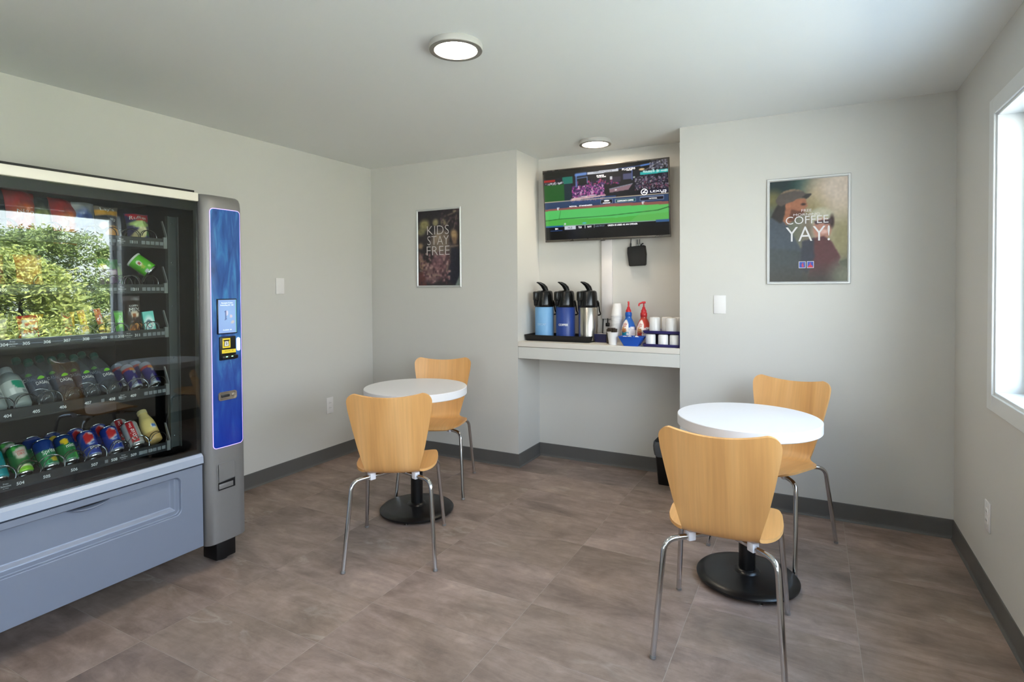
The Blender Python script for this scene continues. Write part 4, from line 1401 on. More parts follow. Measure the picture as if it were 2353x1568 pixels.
e2 = can('slim blue and silver energy drink can at the right end of its row', c, [], UX + 0.004, 1.563, UZ + 0.010, 45, 0.0265, 0.135, group='slim energy drink cans')
e1 = again(e2, 'slim blue and silver energy drink can beside the water bottles', 0, 1.481 - 1.563, -0.002)
again(e2, 'second slim energy drink can back, behind the right-hand one', -0.082, 0, 0.0)
again(e1, 'second slim energy drink can back, behind the left-hand one', -0.082, 0, 0.0)
# yellow bottle
t = thing('drink_bottle', 'pale yellow milk drink bottle at the right end of the bottom row', 'bottle')
cv = C(48, 40, (232, 206, 132)); cv.rect(0, 0, 1, 0.28, (204, 168, 104)).ell(0.53, 0.46, 0.05, 0.06, (236, 236, 236), 0.1).ell(0.52, 0.46, 0.02, 0.035, (50, 110, 190), 0.1).ell(0.56, 0.46, 0.02, 0.035, (50, 110, 190), 0.1).ell(0.5, 0.80, 0.06, 0.02, (120, 92, 60), 0.3)
f = cv.sample()
prof = [(0.026, 0.0), (0.0325, 0.004), (0.0335, 0.012)] + [(0.0335, 0.012 + 0.075 * j / 10) for j in range(1, 11)] + [(0.032, 0.105), (0.027, 0.125), (0.0215, 0.142), (0.0195, 0.152), (0.0195, 0.158)]
part('bottle_body', MB().lathe(prof, 48, None, True, True, -PI, col=lambda a, z, r: f((a + PI) / (2 * PI), z / 0.16)), m_print, t, 60)
part('cap', MB().lathe([(0.0208, 0.156), (0.0212, 0.158), (0.0212, 0.172), (0.019, 0.175), (0, 0.175)], 28, None, True, False), mat('cream_cap', rgb(214, 196, 140), 0.4, var=0.02), t, 40)
seat(t, BX, 1.556, BZ + 0.006, 40)

def bag(label, cv, w, h, bulge, X, Y, Z, lean=10, turn=0, roll=0, texts=(), seed=1, name='snack_bag', cat='snack', group=None, nu=16, nv=22):
    t = thing(name, label, cat, (0, 0, 0), 0, group)
    f = cv.sample()
    r = random.Random(seed)
    ph = [r.uniform(0, 6.28) for _ in range(4)]
    def prof(u, v):
        e = (1 - abs(2 * u - 1) ** 2.6) * (1 - abs(2 * v - 1) ** 3.2)
        wr = 0.16 * math.sin(9 * u + 7 * v + ph[0]) + 0.14 * math.sin(17 * v - 6 * u + ph[1]) + 0.08 * math.sin(31 * u + 12 * v + ph[3])
        return 1.45 * bulge * e * (1 + wr) + 0.0006
    def pt(u, v, s):
        pinch = 1 - 0.10 * (1 - abs(2 * v - 1) ** 2)
        return (s * prof(u, v) + 0.006 * math.sin(7 * u + ph[2]) * abs(2 * v - 1) ** 6, (u - 0.5) * w * pinch, v * h)
    mb = MB()
    mb.grid(nu, nv, lambda u, v: pt(u, v, 1), col=f)
    mb.grid(nu, nv, lambda u, v: pt(u, v, -1), col=lambda u, v: f(1 - u, v))
    part('wrapper', mb, m_print, t, 60)
    for body, ink, a, b, hh, ww, rot, it in texts:
        part('lettering', text(MB(), body, lambda p, q: (lambda P: (P[0] + 0.0012, P[1], P[2]))(pt(max(0, min(1, p / w + 0.5)), max(0, min(1, q / h)), 1)), a, b, h=hh, w=ww, rot=rot, italic=it), INK[ink], t)
    seat(t, X, Y, Z, lean, turn, roll)
    return t
Z1, Z2, Z3 = 1.597, 1.387, 1.179
c = C(30, 40, (52, 46, 44)); c.rect(0, 0.72, 1, 0.86, (226, 162, 44)).rect(0, 0.86, 1, 1, (120, 108, 96)).ell(0.62, 0.26, 0.36, 0.20, (232, 160, 50), 0.2).ell(0.25, 0.44, 0.2, 0.1, (204, 176, 130), 0.2).ell(0.35, 0.36, 0.06, 0.04, (140, 60, 40), 0.3).noise(0.15, 5, 3)
bag('dark and orange chip bag in the top row beside the blue one', c, 0.098, 0.168, 0.020, -2.772, 1.386, Z1, texts=[("Lay's", 'w', 0, 0.152, 0.020, 0.062, 0.05, 0.1), ('BBQ', 'w', 0.012, 0.104, 0.012, 0.03, 0, 0)], seed=2, group='chip bags in the top row')
c = C(30, 40, (42, 40, 96)); c.poly([(0.05, 0.95), (0.5, 1.0), (1, 0.95), (1, 0.76), (0.55, 0.70), (0.2, 0.82)], (206, 36, 52)).ell(0.55, 0.64, 0.5, 0.10, (190, 214, 130), 0.15).ell(0.45, 0.30, 0.40, 0.16, (222, 208, 154), 0.12, 0.5).ell(0.62, 0.42, 0.22, 0.13, (228, 220, 176), 0.12).ell(0.86, 0.36, 0.10, 0.09, (90, 150, 80), 0.2).noise(0.15, 5, 4)
bag('blue chip bag with red top and ridged chips, right end of the top row', c, 0.100, 0.150, 0.022, -2.770, 1.514, Z1, turn=-8, texts=[('Ruffles', 'w', 0.0, 0.127, 0.018, 0.072, 0.0, 0.15)], seed=5, group='chip bags in the top row')
c = C(30, 40, (158, 38, 36)); c.ell(0.5, 0.5, 0.4, 0.2, (196, 100, 40), 0.4).rect(0, 0.95, 1, 1, (120, 30, 30)).noise(0.25, 5, 6)
rb = bag('tall red chip bag in the top row, left one of the two red ones', c, 0.112, 0.195, 0.026, -2.775, 1.075, Z1, turn=10, seed=7, texts=[('NACHO', 'w', 0, 0.10, 0.018, 0.07, 0, 0)], group='chip bags in the top row')
o = again(rb, 'tall red chip bag in the top row, right one of the two red ones', -0.004, 0.150, -0.012); o.rotation_euler.z += 0.2
c = C(30, 40, (50, 56, 46)); c.ell(0.5, 0.45, 0.4, 0.25, (150, 160, 80), 0.3).noise(0.25, 5, 8)
bag('dark grey chip bag between the two red ones in the top row', c, 0.09, 0.182, 0.02, -2.80, 1.150, Z1, seed=9, group='chip bags in the top row')
c = C(30, 40, (196, 196, 200)); c.ell(0.5, 0.5, 0.4, 0.3, (60, 90, 170), 0.3).noise(0.25, 5, 8)
bag('silver and blue chip bag behind the dark and orange one in the top row', c, 0.10, 0.180, 0.02, -2.80, 1.305, Z1, seed=10, group='chip bags in the top row')
# second row: green snack tub lying askew, a purple bag, an orange bag, a dark red bag
t = thing('snack_tub', 'bright green snack tub tipped askew on its coils in the second row', 'snack tub')
cv = C(60, 40, (92, 190, 44)); cv.rect(0.50, 0.60, 0.575, 0.92, (40, 30, 28), 0.0).ell(0.50, 0.66, 0.035, 0.16, (238, 238, 232), 0.08).ell(0.50, 0.64, 0.022, 0.09, (176, 60, 44), 0.1).ell(0.58, 0.22, 0.03, 0.08, (200, 236, 160), 0.2).rect(0.43, 0.04, 0.50, 0.20, (206, 206, 210))
f = cv.sample()
part('printed_wall', MB().lathe([(0.0350, 0.004 + 0.062 * j / 20) for j in range(21)], 60, None, True, False, -PI, col=lambda a, z, r: f((a + PI) / (2 * PI), (z - 0.004) / 0.062)), m_print, t, 60)
part('foil_lid', MB().lathe([(0.0362, 0.066), (0.0368, 0.069), (0.0362, 0.072), (0.0, 0.072)], 48, None, True, False), mat('white_lid', rgb(226, 228, 226), 0.4, var=0.02), t, 40)
part('base_rim', MB().lathe([(0.0, 0.003), (0.0355, 0.0), (0.0362, 0.003), (0.0352, 0.006)], 48, None, False, False), m_alum, t, 40)
fn = cyl_fn(lambda q: 0.0352, 0.07)
part('lettering', text(MB(), 'Pringles', fn, -0.002, 0.030, h=0.026, w=0.016, rot=-PI / 2, italic=0.2), m_ink_y, t)
za = Vector((-0.50, -0.60, 0.62)).normalized()
xa = Vector((0.87, -0.48, -0.03)); xa = (xa - za * xa.dot(za)).normalized()
ya = za.cross(xa)
t.rotation_euler = Matrix(((xa.x, ya.x, za.x), (xa.y, ya.y, za.y), (xa.z, ya.z, za.z))).to_euler()
t.location = Vector((-2.765, 1.522, 1.503)) - za * 0.048
t.scale = (1.0, 1.0, 1.33)
c = C(24, 30, (88, 40, 92)); c.rect(0, 0.62, 1, 1, (60, 120, 60)).ell(0.6, 0.45, 0.2, 0.12, (200, 180, 190), 0.3).ell(0.15, 0.7, 0.15, 0.1, (220, 200, 60), 0.3).noise(0.2, 5, 3)
bag('purple and green candy bag in the second row left of the green tub', c, 0.085, 0.125, 0.018, -2.80, 1.400, Z2 + 0.02, seed=11, group='bags in the second row')
c = C(24, 30, (70, 120, 50)); c.ell(0.5, 0.5, 0.4, 0.3, (120, 160, 60), 0.3)
bag('small green bag lying behind the green tub in the second row', c, 0.07, 0.10, 0.016, -2.86, 1.455, Z2 + 0.03, seed=12, group='bags in the second row')
c = C(24, 30, (176, 84, 36)); c.ell(0.5, 0.5, 0.4, 0.3, (200, 140, 80), 0.3).noise(0.2, 5, 3)
bag('orange snack bag in the second row, faint behind the mirrored trees', c, 0.095, 0.15, 0.02, -2.78, 1.100, Z2, seed=13, group='bags in the second row')
c = C(24, 30, (120, 30, 34)); c.ell(0.5, 0.5, 0.3, 0.3, (200, 170, 150), 0.3).noise(0.2, 5, 3)
bag('dark red snack bag in the second row at the left edge of the picture', c, 0.095, 0.15, 0.02, -2.78, 0.975, Z2, seed=14, group='bags in the second row')
# third row: candy
G3 = 'sweets in the third row'
c = C(24, 30, (186, 32, 34)); c.poly([(0.14, 0.86), (0.86, 0.86), (0.92, 0.10), (0.10, 0.06)], (236, 232, 226)).poly([(0.22, 0.74), (0.84, 0.78), (0.84, 0.66), (0.24, 0.60)], (196, 36, 40)).poly([(0.2, 0.48), (0.9, 0.54), (0.9, 0.40), (0.2, 0.36)], (196, 36, 40)).rect(0, 0.9, 1, 1, (206, 60, 56))
bag('red wafer bar bag with white patch in the third row', c, 0.070, 0.112, 0.014, -2.762, 1.085, Z3, turn=-6, texts=[('KitKat', 'r', 0.0, 0.052, 0.030, 0.044, 0.1, 0.2)], seed=21, group=G3)
c = C(24, 30, (72, 46, 30)); c.poly([(0.0, 0.7), (1, 1), (1, 0.92), (0.0, 0.6)], (220, 170, 60)).poly([(0.0, 0.4), (1, 0.7), (1, 0.64), (0.0, 0.34)], (206, 160, 60)).rect(0, 0.94, 1, 1, (220, 170, 60))
bag('brown wafer bag with gold stripes in the third row beside the red one', c, 0.052, 0.115, 0.014, -2.80, 1.130, Z3, turn=14, seed=22, group=G3)
c = C(24, 30, (212, 206, 190)); c.rect(0, 0, 1, 0.45, (64, 44, 36)).ell(0.6, 0.28, 0.2, 0.1, (200, 180, 160), 0.3).rect(0, 0, 0.2, 1, (190, 36, 40))
bag('cream and brown sweet bag at the left end of the third row', c, 0.060, 0.105, 0.014, -2.765, 0.990, Z3, seed=23, group=G3)
c = C(24, 30, (96, 70, 52)); c.rect(0.72, 0, 1, 1, (200, 150, 50)).rect(0, 0.0, 0.7, 0.06, (160, 130, 90))
bag('brown caramel bar with gold edge and red letters in the third row', c, 0.050, 0.120, 0.011, -2.760, 1.222, Z3, turn=-4, texts=[('TWIX', 'r', -0.004, 0.060, 0.030, 0.092, -PI / 2 + PI, 0.1)], seed=24, group=G3)
def stick(label, cv, w, h, X, Y, texts, roll, seed):
    return bag(label, cv, w, h, 0.009, X, Y, Z3 + 0.002, lean=14, roll=roll, texts=texts, seed=seed, group=G3, name='candy_stick', nu=10)
c = C(14, 34, (238, 196, 46)); c.rect(0, 0, 1, 0.22, (110, 78, 44)).rect(0, 0.9, 1, 1, (176, 60, 50)).ell(0.4, 0.2, 0.3, 0.05, (236, 232, 220), 0.3)
stick('yellow fruit chew stick with red letters leaning in the third row', c, 0.030, 0.128, -2.756, 1.290, [('Starburst', 'r', 0.0, 0.075, 0.018, 0.072, -PI / 2, 0.1)], 8, 31)
c = C(14, 34, (206, 44, 48)); c.rect(0, 0.22, 1, 0.46, (238, 186, 50)).rect(0, 0, 1, 0.22, (150, 104, 50)).rect(0.4, 0.50, 0.6, 0.74, (238, 220, 220)).rect(0, 0.22, 1, 0.25, (60, 36, 30))
stick('red and yellow candy stick leaning in the third row', c, 0.028, 0.132, -2.756, 1.352, [('Swirl', 'w', 0.0, 0.082, 0.010, 0.034, PI / 2, 0)], 7, 32)
c = C(20, 34, (110, 206, 60)); c.ell(0.5, 0.5, 0.25, 0.3, (160, 230, 90), 0.4).rect(0, 0.92, 1, 1, (60, 130, 40)).ell(0.5, 0.25, 0.3, 0.1, (60, 140, 60), 0.3)
bag('lime green candy bag in the third row beside the brown nut bag', c, 0.036, 0.118, 0.010, -2.758, 1.420, Z3, turn=-8, texts=[('M&M', 'w', 0.0, 0.078, 0.013, 0.034, PI / 2 - 0.2, 0)], seed=33, group=G3)
c = C(30, 40, (62, 46, 38)); c.ell(0.52, 0.13, 0.44, 0.15, (206, 140, 70), 0.15).dots(26, (0.15, 0.03, 0.85, 0.22), [(226, 160, 90), (170, 104, 50), (110, 66, 36)], 0.12, 5).ell(0.48, 0.52, 0.2, 0.08, (232, 214, 190), 0.1).ell(0.46, 0.51, 0.09, 0.04, (180, 110, 60), 0.1).rect(0.05, 0.36, 0.95, 0.38, (150, 120, 96)).rect(0.05, 0.31, 0.95, 0.33, (150, 120, 96)).rect(0, 0.88, 1, 1, (110, 96, 96)).ell(0.7, 0.92, 0.3, 0.03, (220, 214, 214), 0.3)
bag('tall dark brown nut mix bag with almonds in the third row', c, 0.074, 0.185, 0.017, -2.764, 1.484, Z3, turn=-6, texts=[('MIX', 'w', 0.0, 0.118, 0.016, 0.046, 0.0, 0.0), ('COFFEE', 'w', 0.0, 0.136, 0.007, 0.040, 0.0, 0.0)], seed=34, group=G3)
# teal gum box
t = thing('gum_box', 'teal chewing gum box at the right end of the third row', 'gum box')
part('carton', MB().rbox(-0.009, -0.024, 0, 0.009, 0.024, 0.108, 0.001, 1), mat('teal_carton', rgb(44, 186, 168), 0.4, var=0.03), t, 40)
pr = C(16, 30, (44, 186, 168)); pr.ell(0.5, 0.45, 0.45, 0.36, (206, 240, 234), 0.3).ell(0.45, 0.42, 0.28, 0.22, (24, 74, 92), 0.15).ell(0.5, 0.42, 0.12, 0.10, (150, 220, 216), 0.2)
pr.print_on('carton_print', lambda u, v: (0.0095, -0.023 + 0.046 * u, 0.002 + 0.104 * v), m_print, t)
part('lettering', text(MB(), 'ice', lambda a, b: (0.0101, a, b), 0.0, 0.050, h=0.036, w=0.034, rot=0.3), m_ink_w, t)
seat(t, -2.752, 1.546, Z3 + 0.002, 8, -8, 4)

# ================================================================ NICHE: COUNTER, TELEVISION, COFFEE THINGS
CT = 0.975
m_counter = mat('pale_laminate', rgb(226, 220, 211), 0.38, var=0.015, nscale=30)
m_apron = mat('counter_apron_paint', rgb(216, 215, 210), 0.5, var=0.01)
ct = thing('counter', 'pale counter shelf built across the niche under the television', 'counter', ((N0 + N1) / 2, YB, CT - 0.04))
wpart('worktop', MB().rbox(N0 + 0.001, YB - 0.001, CT - 0.038, N1 - 0.001, YN - 0.001, CT, 0.002, 1), m_counter, ct, 40)
wpart('apron', MB().rbox(N0 + 0.001, YB + 0.001, 0.846, N1 - 0.001, YB + 0.036, CT - 0.040, 0.0015, 1), m_apron, ct, 40)
wpart('wall_cleat', MB().box(N0 + 0.001, YN - 0.03, 0.87, N1 - 0.001, YN - 0.001, CT - 0.039), m_apron, ct)

# television, top edge leaning forward a little
TW, TH_ = 0.994, 0.566
tv = thing('television', 'flat television showing a baseball game, hung high in the niche', 'television', (-1.401, 4.152, 1.750))
lean_ = math.atan2(0.052, 0.563)
tv.rotation_euler = (lean_, 0, 0)       # local: x right, z up the screen, -y towards the room
m_bezel = mat('graphite_bezel', rgb(92, 88, 84), 0.28, 0.6, var=0.04)
m_tvblk = mat('black_tv_back', rgb(16, 16, 17), 0.45, var=0.1)
part('rear_shell', MB().rbox(-TW / 2 + 0.005, 0.006, 0.006, TW / 2 - 0.005, 0.030, TH_ - 0.004, 0.006).rbox(-0.30, 0.028, 0.05, 0.30, 0.048, 0.36, 0.01), m_tvblk, tv, 40)
bz = MB().rbox(-TW / 2, -0.006, 0.0, TW / 2, 0.010, 0.017, 0.002).rbox(-TW / 2, -0.006, TH_ - 0.009, TW / 2, 0.010, TH_, 0.002)
bz.rbox(-TW / 2, -0.006, 0.017, -TW / 2 + 0.009, 0.010, TH_ - 0.009, 0.002).rbox(TW / 2 - 0.009, -0.006, 0.017, TW / 2, 0.010, TH_ - 0.009, 0.002)
part('bezel', bz, m_bezel, tv, 40)
part('receiver_bump', MB().rbox(-0.035, -0.006, -0.006, 0.0, 0.006, 0.003, 0.002), m_bezel, tv, 40)
part('maker_mark', text(MB(), 'LG', lambda a, b: (a, -0.0065, b), -0.022, 0.0085, h=0.006), mat('pale_mark', rgb(190, 188, 184), 0.4, var=0.0), tv)
part('wall_bracket', MB().box(-0.10, 0.046, 0.10, 0.10, 0.066, 0.30).box(-0.03, 0.06, 0.14, 0.03, 0.090, 0.30), m_tvblk, tv)
PXW, PZ0_, PZ1_ = TW / 2 - 0.009, 0.017, TH_ - 0.009
cv = Canvas(320, 182, (8, 9, 12))
K = cv
K.rect(0, 0.19, 1, 0.89, (22, 22, 34))
K.poly([(0, 0.57), (1, 0.55), (1, 0.40), (0, 0.43)], (42, 66, 104))
K.poly([(0, 0.19), (1, 0.20), (1, 0.405), (0.62, 0.425), (0.3, 0.43), (0, 0.425)], (92, 206, 106))
K.poly([(0, 0.19), (1, 0.20), (1, 0.30), (0.6, 0.27), (0, 0.30)], (86, 188, 76))
K.poly([(0.7, 0.2), (1, 0.2), (1, 0.41), (0.86, 0.41)], (110, 196, 100), 0.6, 2)
K.poly([(0, 0.425), (0.3, 0.43), (0.62, 0.425), (1, 0.405), (1, 0.445), (0.6, 0.465), (0.3, 0.462), (0, 0.452)], (150, 92, 84))
K.line(0.0, 0.285, 0.12, 0.300, 0.0022, (30, 84, 36)).line(0.12, 0.300, 0.55, 0.305, 0.0022, (30, 84, 36)).line(0.55, 0.305, 0.92, 0.335, 0.0022, (30, 84, 36)).line(0.92, 0.335, 1.0, 0.37, 0.0026, (22, 60, 30)).line(0.12, 0.30, 0.135, 0.42, 0.0016, (44, 120, 54))
K.rect(0, 0.56, 0.175, 0.80, (28, 94, 34))
K.rect(0.175, 0.56, 0.235, 0.86, (20, 44, 56)).rect(0.16, 0.80, 0.25, 0.90, (24, 120, 104)).rect(0.0, 0.845, 0.10, 0.875, (170, 40, 38)).rect(0.0, 0.80, 0.17, 0.845, (44, 42, 50)).dots(26, (0.0, 0.795, 0.17, 0.825), [(200, 200, 206), (120, 120, 130)], 0.008, 3)
K.rect(0.235, 0.50, 0.60, 0.58, (40, 70, 120)).dots(90, (0.22, 0.53, 0.50, 0.565), [(70, 80, 130), (120, 110, 150), (50, 50, 80)], 0.010, 4)
K.rect(0.24, 0.60, 0.52, 0.76, (58, 38, 82)).dots(520, (0.24, 0.585, 0.50, 0.74), [(176, 66, 146), (130, 54, 140), (200, 100, 166), (90, 46, 110), (210, 170, 200), (48, 34, 74), (60, 40, 90)], 0.008, 5)
K.dots(90, (0.26, 0.72, 0.62, 0.79), [(120, 50, 96), (90, 60, 120), (170, 60, 110), (40, 30, 60)], 0.012, 6)
K.poly([(0.235, 0.585), (0.52, 0.60), (0.52, 0.585), (0.235, 0.555)], (226, 190, 190)).poly([(0.29, 0.60), (0.45, 0.612), (0.44, 0.602), (0.30, 0.592)], (240, 226, 236))
K.line(0, 0.555, 1.0, 0.548, 0.0026, (236, 214, 176))
K.rect(0.51, 0.60, 0.56, 0.74, (16, 16, 26)).poly([(0.55, 0.62), (0.70, 0.64), (0.73, 0.71), (0.55, 0.665)], (148, 116, 128)).line(0.55, 0.67, 0.73, 0.715, 0.003, (150, 160, 176)).ell(0.60, 0.652, 0.009, 0.008, (240, 240, 240), 0.1)
K.line(0.28, 0.75, 0.28, 0.91, 0.006, (96, 130, 190)).line(0.28, 0.91, 0.36, 0.915, 0.012, (110, 150, 220)).line(0.29, 0.86, 0.37, 0.868, 0.003, (110, 140, 190)).line(0.372, 0.78, 0.372, 0.868, 0.003, (110, 140, 190)).rect(0.295, 0.76, 0.365, 0.855, (14, 14, 26))
K.poly([(0.375, 0.895), (0.625, 0.905), (0.625, 0.94), (0.375, 0.93)], (222, 226, 236)).line(0.63, 0.935, 0.90, 0.955, 0.003, (80, 110, 170)).line(0.80, 0.945, 0.86, 0.955, 0.006, (90, 140, 220))
K.rect(0.555, 0.80, 0.575, 0.84, (220, 220, 226)).rect(0.575, 0.76, 0.64, 0.83, (56, 50, 70)).rect(0.66, 0.78, 0.725, 0.86, (84, 86, 120)).line(0.73, 0.77, 0.73, 0.90, 0.004, (90, 110, 170)).ell(0.745, 0.80, 0.008, 0.012, (190, 210, 200), 0.2)
K.poly([(0.79, 0.82), (1.0, 0.825), (1.0, 0.872), (0.79, 0.86)], (40, 186, 182)).ell(0.805, 0.895, 0.022, 0.015, (230, 200, 150), 0.2).line(0.83, 0.88, 0.92, 0.955, 0.003, (120, 120, 130)).dots(20, (0.80, 0.835, 0.99, 0.855), [(190, 236, 232)], 0.010, 7)
K.dots(60, (0.86, 0.88, 0.99, 0.98), [(90, 90, 110), (60, 60, 76), (150, 150, 160)], 0.009, 8)
K.dots(420, (0.745, 0.62, 0.993, 0.755), [(150, 146, 154), (120, 100, 124), (54, 48, 70), (32, 28, 44), (130, 70, 94), (74, 70, 98), (36, 32, 50), (30, 28, 40)], 0.0065, 9).dots(50, (0.745, 0.74, 0.99, 0.80), [(60, 56, 76), (130, 124, 140)], 0.009, 10)
K.rect(0.79, 0.565, 1.0, 0.61, (40, 38, 66))
for (x0, y0, x1, y1, c1) in ((0.475, 0.470, 0.572, 0.535, (16, 18, 30)), (0.592, 0.470, 0.755, 0.520, (18, 86, 88)), (0.785, 0.470, 0.965, 0.525, (26, 24, 40))):
    K.rect(x0, y0, x1, y1, (150, 164, 196)).rect(x0 + 0.004, y0 + 0.006, x1 - 0.004, y1 - 0.006, c1)
for x, y in ((0.112, 0.45), (0.805, 0.445)):
    K.ell(x, y, 0.006, 0.022, (236, 236, 240), 0.3, 0.3).ell(x + 0.008, y + 0.012, 0.007, 0.008, (226, 226, 236), 0.3)
K.ell(0.17, 0.225, 0.008, 0.014, (226, 230, 236), 0.3).ell(0.335, 0.222, 0.018, 0.010, (90, 190, 220), 0.3)
K.rect(0, 0.125, 1, 0.197, (12, 14, 22)).rect(0, 0.185, 0.155, 0.205, (40, 104, 160)).rect(0.155, 0.192, 0.90, 0.200, (150, 180, 170)).rect(0.90, 0.175, 1, 0.205, (60, 100, 150)).rect(0.04, 0.128, 0.145, 0.134, (60, 120, 220)).rect(0.165, 0.140, 0.262, 0.192, (214, 220, 232)).rect(0.338, 0.145, 0.3425, 0.19, (220, 224, 232)).rect(0.415, 0.145, 0.4195, 0.19, (220, 224, 232))
K.blur(1, 0.8)
m_tvpic = mat('television_picture', None, 0.12, var=0.0, attr='paint', estr=0.62)
def tvp(u, v, off=0.0): return (-PXW + 2 * PXW * u, -0.0030 - off, PZ0_ + (PZ1_ - PZ0_) * v)
cv.print_on('screen_picture', lambda u, v: tvp(u, v), m_tvpic, tv)
m_tvw = mat('screen_white_type', rgb(230, 232, 240), 0.3, var=0.0, emit=(0.86, 0.88, 0.95, 1), estr=0.75)
m_tvk = mat('screen_dark_type', rgb(20, 24, 40), 0.3, var=0.0)
m_tvg = mat('screen_grey_type', rgb(80, 90, 110), 0.3, var=0.0, emit=(0.10, 0.13, 0.18, 1), estr=1.0)
tf = lambda a, b: tvp(a, b, 0.0006)
AR = (PZ1_ - PZ0_) / (2 * PXW)
for body, u, v, hv, wu, mm_ in (('GREEN IS USED AS AN OPENER', 0.645, 0.168, 0.022, 0.235, m_tvw), ('TEX', 0.298, 0.165, 0.026, 0.030, m_tvw), ('NYY', 0.378, 0.165, 0.026, 0.034, m_tvw), ('MLB', 0.213, 0.165, 0.026, 0.036, m_tvk),
                                ('BIN', 0.095, 0.160, 0.022, 0.024, m_tvw), ('5:05 PM ET', 0.465, 0.167, 0.020, 0.075, m_tvg), ("TORCHY'S TACOS", 0.50, 0.918, 0.018, 0.150, m_tvk), ('PLUCKERS', 0.705, 0.920, 0.026, 0.100, m_tvw),
                                ('WING BAR', 0.71, 0.900, 0.010, 0.045, m_tvw), ('LEXUS', 0.925, 0.588, 0.026, 0.120, m_tvw), ('RTX', 0.965, 0.565, 0.020, 0.035, m_tvw), ('CHEVROLET', 0.524, 0.484, 0.014, 0.06, m_tvw),
                                ('COMMUNITY COFFEE', 0.673, 0.495, 0.020, 0.125, m_tvw), ('NATIONAL', 0.885, 0.497, 0.018, 0.06, m_tvw), ('DR PEPPER', 0.48, 0.868, 0.016, 0.06, m_tvw), ('HOME RUNS', 0.49, 0.848, 0.014, 0.07, m_tvw), ('ROYAL   STANDARD', 0.31, 0.470, 0.018, 0.19, m_tvw)):
    part('screen_lettering', text(MB(), body, tf, u, v, h=hv, w=wu), mm_, tv)
em = MB()
N_ = 40
for i in range(N_):
    a, b = 2 * PI * i / N_, 2 * PI * (i + 1) / N_
    em.add([tf(0.820 + 0.026 * math.cos(a), 0.590 + 0.042 * math.sin(a)), tf(0.820 + 0.026 * math.cos(b), 0.590 + 0.042 * math.sin(b)), tf(0.820 + 0.021 * math.cos(b), 0.590 + 0.034 * math.sin(b)), tf(0.820 + 0.021 * math.cos(a), 0.590 + 0.034 * math.sin(a))], [(0, 1, 2, 3)])
em.add([tf(0.829, 0.618), tf(0.835, 0.612), tf(0.816, 0.584), tf(0.842, 0.582), tf(0.842, 0.574), tf(0.803, 0.576)], [(0, 1, 2, 5), (2, 3, 4, 5)])
part('screen_emblem', em, m_tvw, tv)
part('screen_emblem', MB().add([tf(0.502, 0.512), tf(0.512, 0.520), tf(0.538, 0.520), tf(0.548, 0.512), tf(0.538, 0.504), tf(0.512, 0.504)], [(0, 1, 2, 3, 4, 5)]), m_tvw, tv)

# white cable raceway, outlet and the small black receiver
m_race = mat('white_raceway', rgb(228, 222, 220), 0.4, var=0.01)
tag(part('cable_raceway', MB().rbox(-1.447, YN - 0.022, 1.142, -1.363, YN - 0.001, 1.78, 0.003), m_race, None, 40), 'white vertical cable cover on the niche wall below the television', 'cable cover')
def wall_plate(name, label, cat, loc, rotz, kind, w=0.074, h=0.118):
    t = thing(name, label, cat, loc, rotz)
    part('cover_plate', MB().rbox(-w / 2, -0.006, -h / 2, w / 2, 0, h / 2, 0.003), m_plate, t, 40)
    if kind == 'outlet':
        for s in (-1, 1):
            p = part('socket', MB().prism(rrect(-0.017, s * 0.020 - 0.014, 0.017, s * 0.020 + 0.014, 0.008, 5), -0.0085, -0.005, lambda a, b, q: (a, q, b)), m_plate, t, 40)
            for dx in (-0.0065, 0.0065):
                part('slot', MB().box(dx - 0.001, -0.0088, s * 0.020 - 0.003, dx + 0.001, -0.0082, s * 0.020 + 0.005), m_tvblk, p)
    elif kind == 'switch':
        part('rocker', MB().rbox(-0.0165, -0.0095, -0.033, 0.0165, -0.005, 0.033, 0.002), m_plate, t, 40)
    for s in (-1, 1):
        part('screw', MB().lathe([(0.003, 0), (0.003, 0.001), (0, 0.0015)], 10, Matrix.Translation((0, -0.006, s * (h / 2 - 0.010))) @ Matrix.Rotation(PI / 2, 4, 'X')), m_plate, t, 40)
    return t
wall_plate('wall_plate', 'white blank cover plate on the left wall beside the vending machine', 'wall plate', (XL, 2.858, 1.410), PI / 2, 'blank')
wall_plate('power_outlet', 'white power outlet low on the left wall behind the left chair', 'outlet', (XL, 3.328, 0.444), PI / 2, 'outlet', 0.070, 0.13)
wall_plate('wall_plate', 'white blank cover plate between the niche and the morning coffee poster', 'wall plate', (-0.5265, YB, 1.2725), 0, 'blank')
wall_plate('power_outlet', 'white power outlet low on the right wall under the window', 'outlet', (XR, 3.153, 0.374), -PI / 2, 'outlet', 0.078, 0.13)
po = wall_plate('power_outlet', 'white power outlet at the foot of the cable cover on the counter', 'outlet', (-1.405, YN, 1.075), 0, 'outlet')
pg = thing('black_plug', 'black plug with cord in the outlet behind the cups', 'plug', (-1.398, YN - 0.010, 1.098))
part('plug_body', MB().rbox(-0.014, -0.026, -0.014, 0.014, 0.0, 0.014, 0.005), m_blackp, pg, 40)
part('cord', MB().tube(fillet([(0, -0.014, 0.012), (0.002, -0.018, 0.04), (-0.001, -0.006, 0.05), (-0.001, 0.0, 0.075)], 0.02), 0.004, 6), m_blackp, pg, 60)
pg2 = thing('hanging_cable', 'thin black cord hanging down beside the outlet on the counter', 'cord', (-1.441, YN - 0.006, CT))
part('cord', MB().tube(fillet([(0.004, -0.004, 0.172), (0.0, -0.004, 0.10), (-0.003, -0.004, 0.03), (0.0, -0.012, 0.004)], 0.04), 0.0032, 6), m_blackp, pg2, 60)

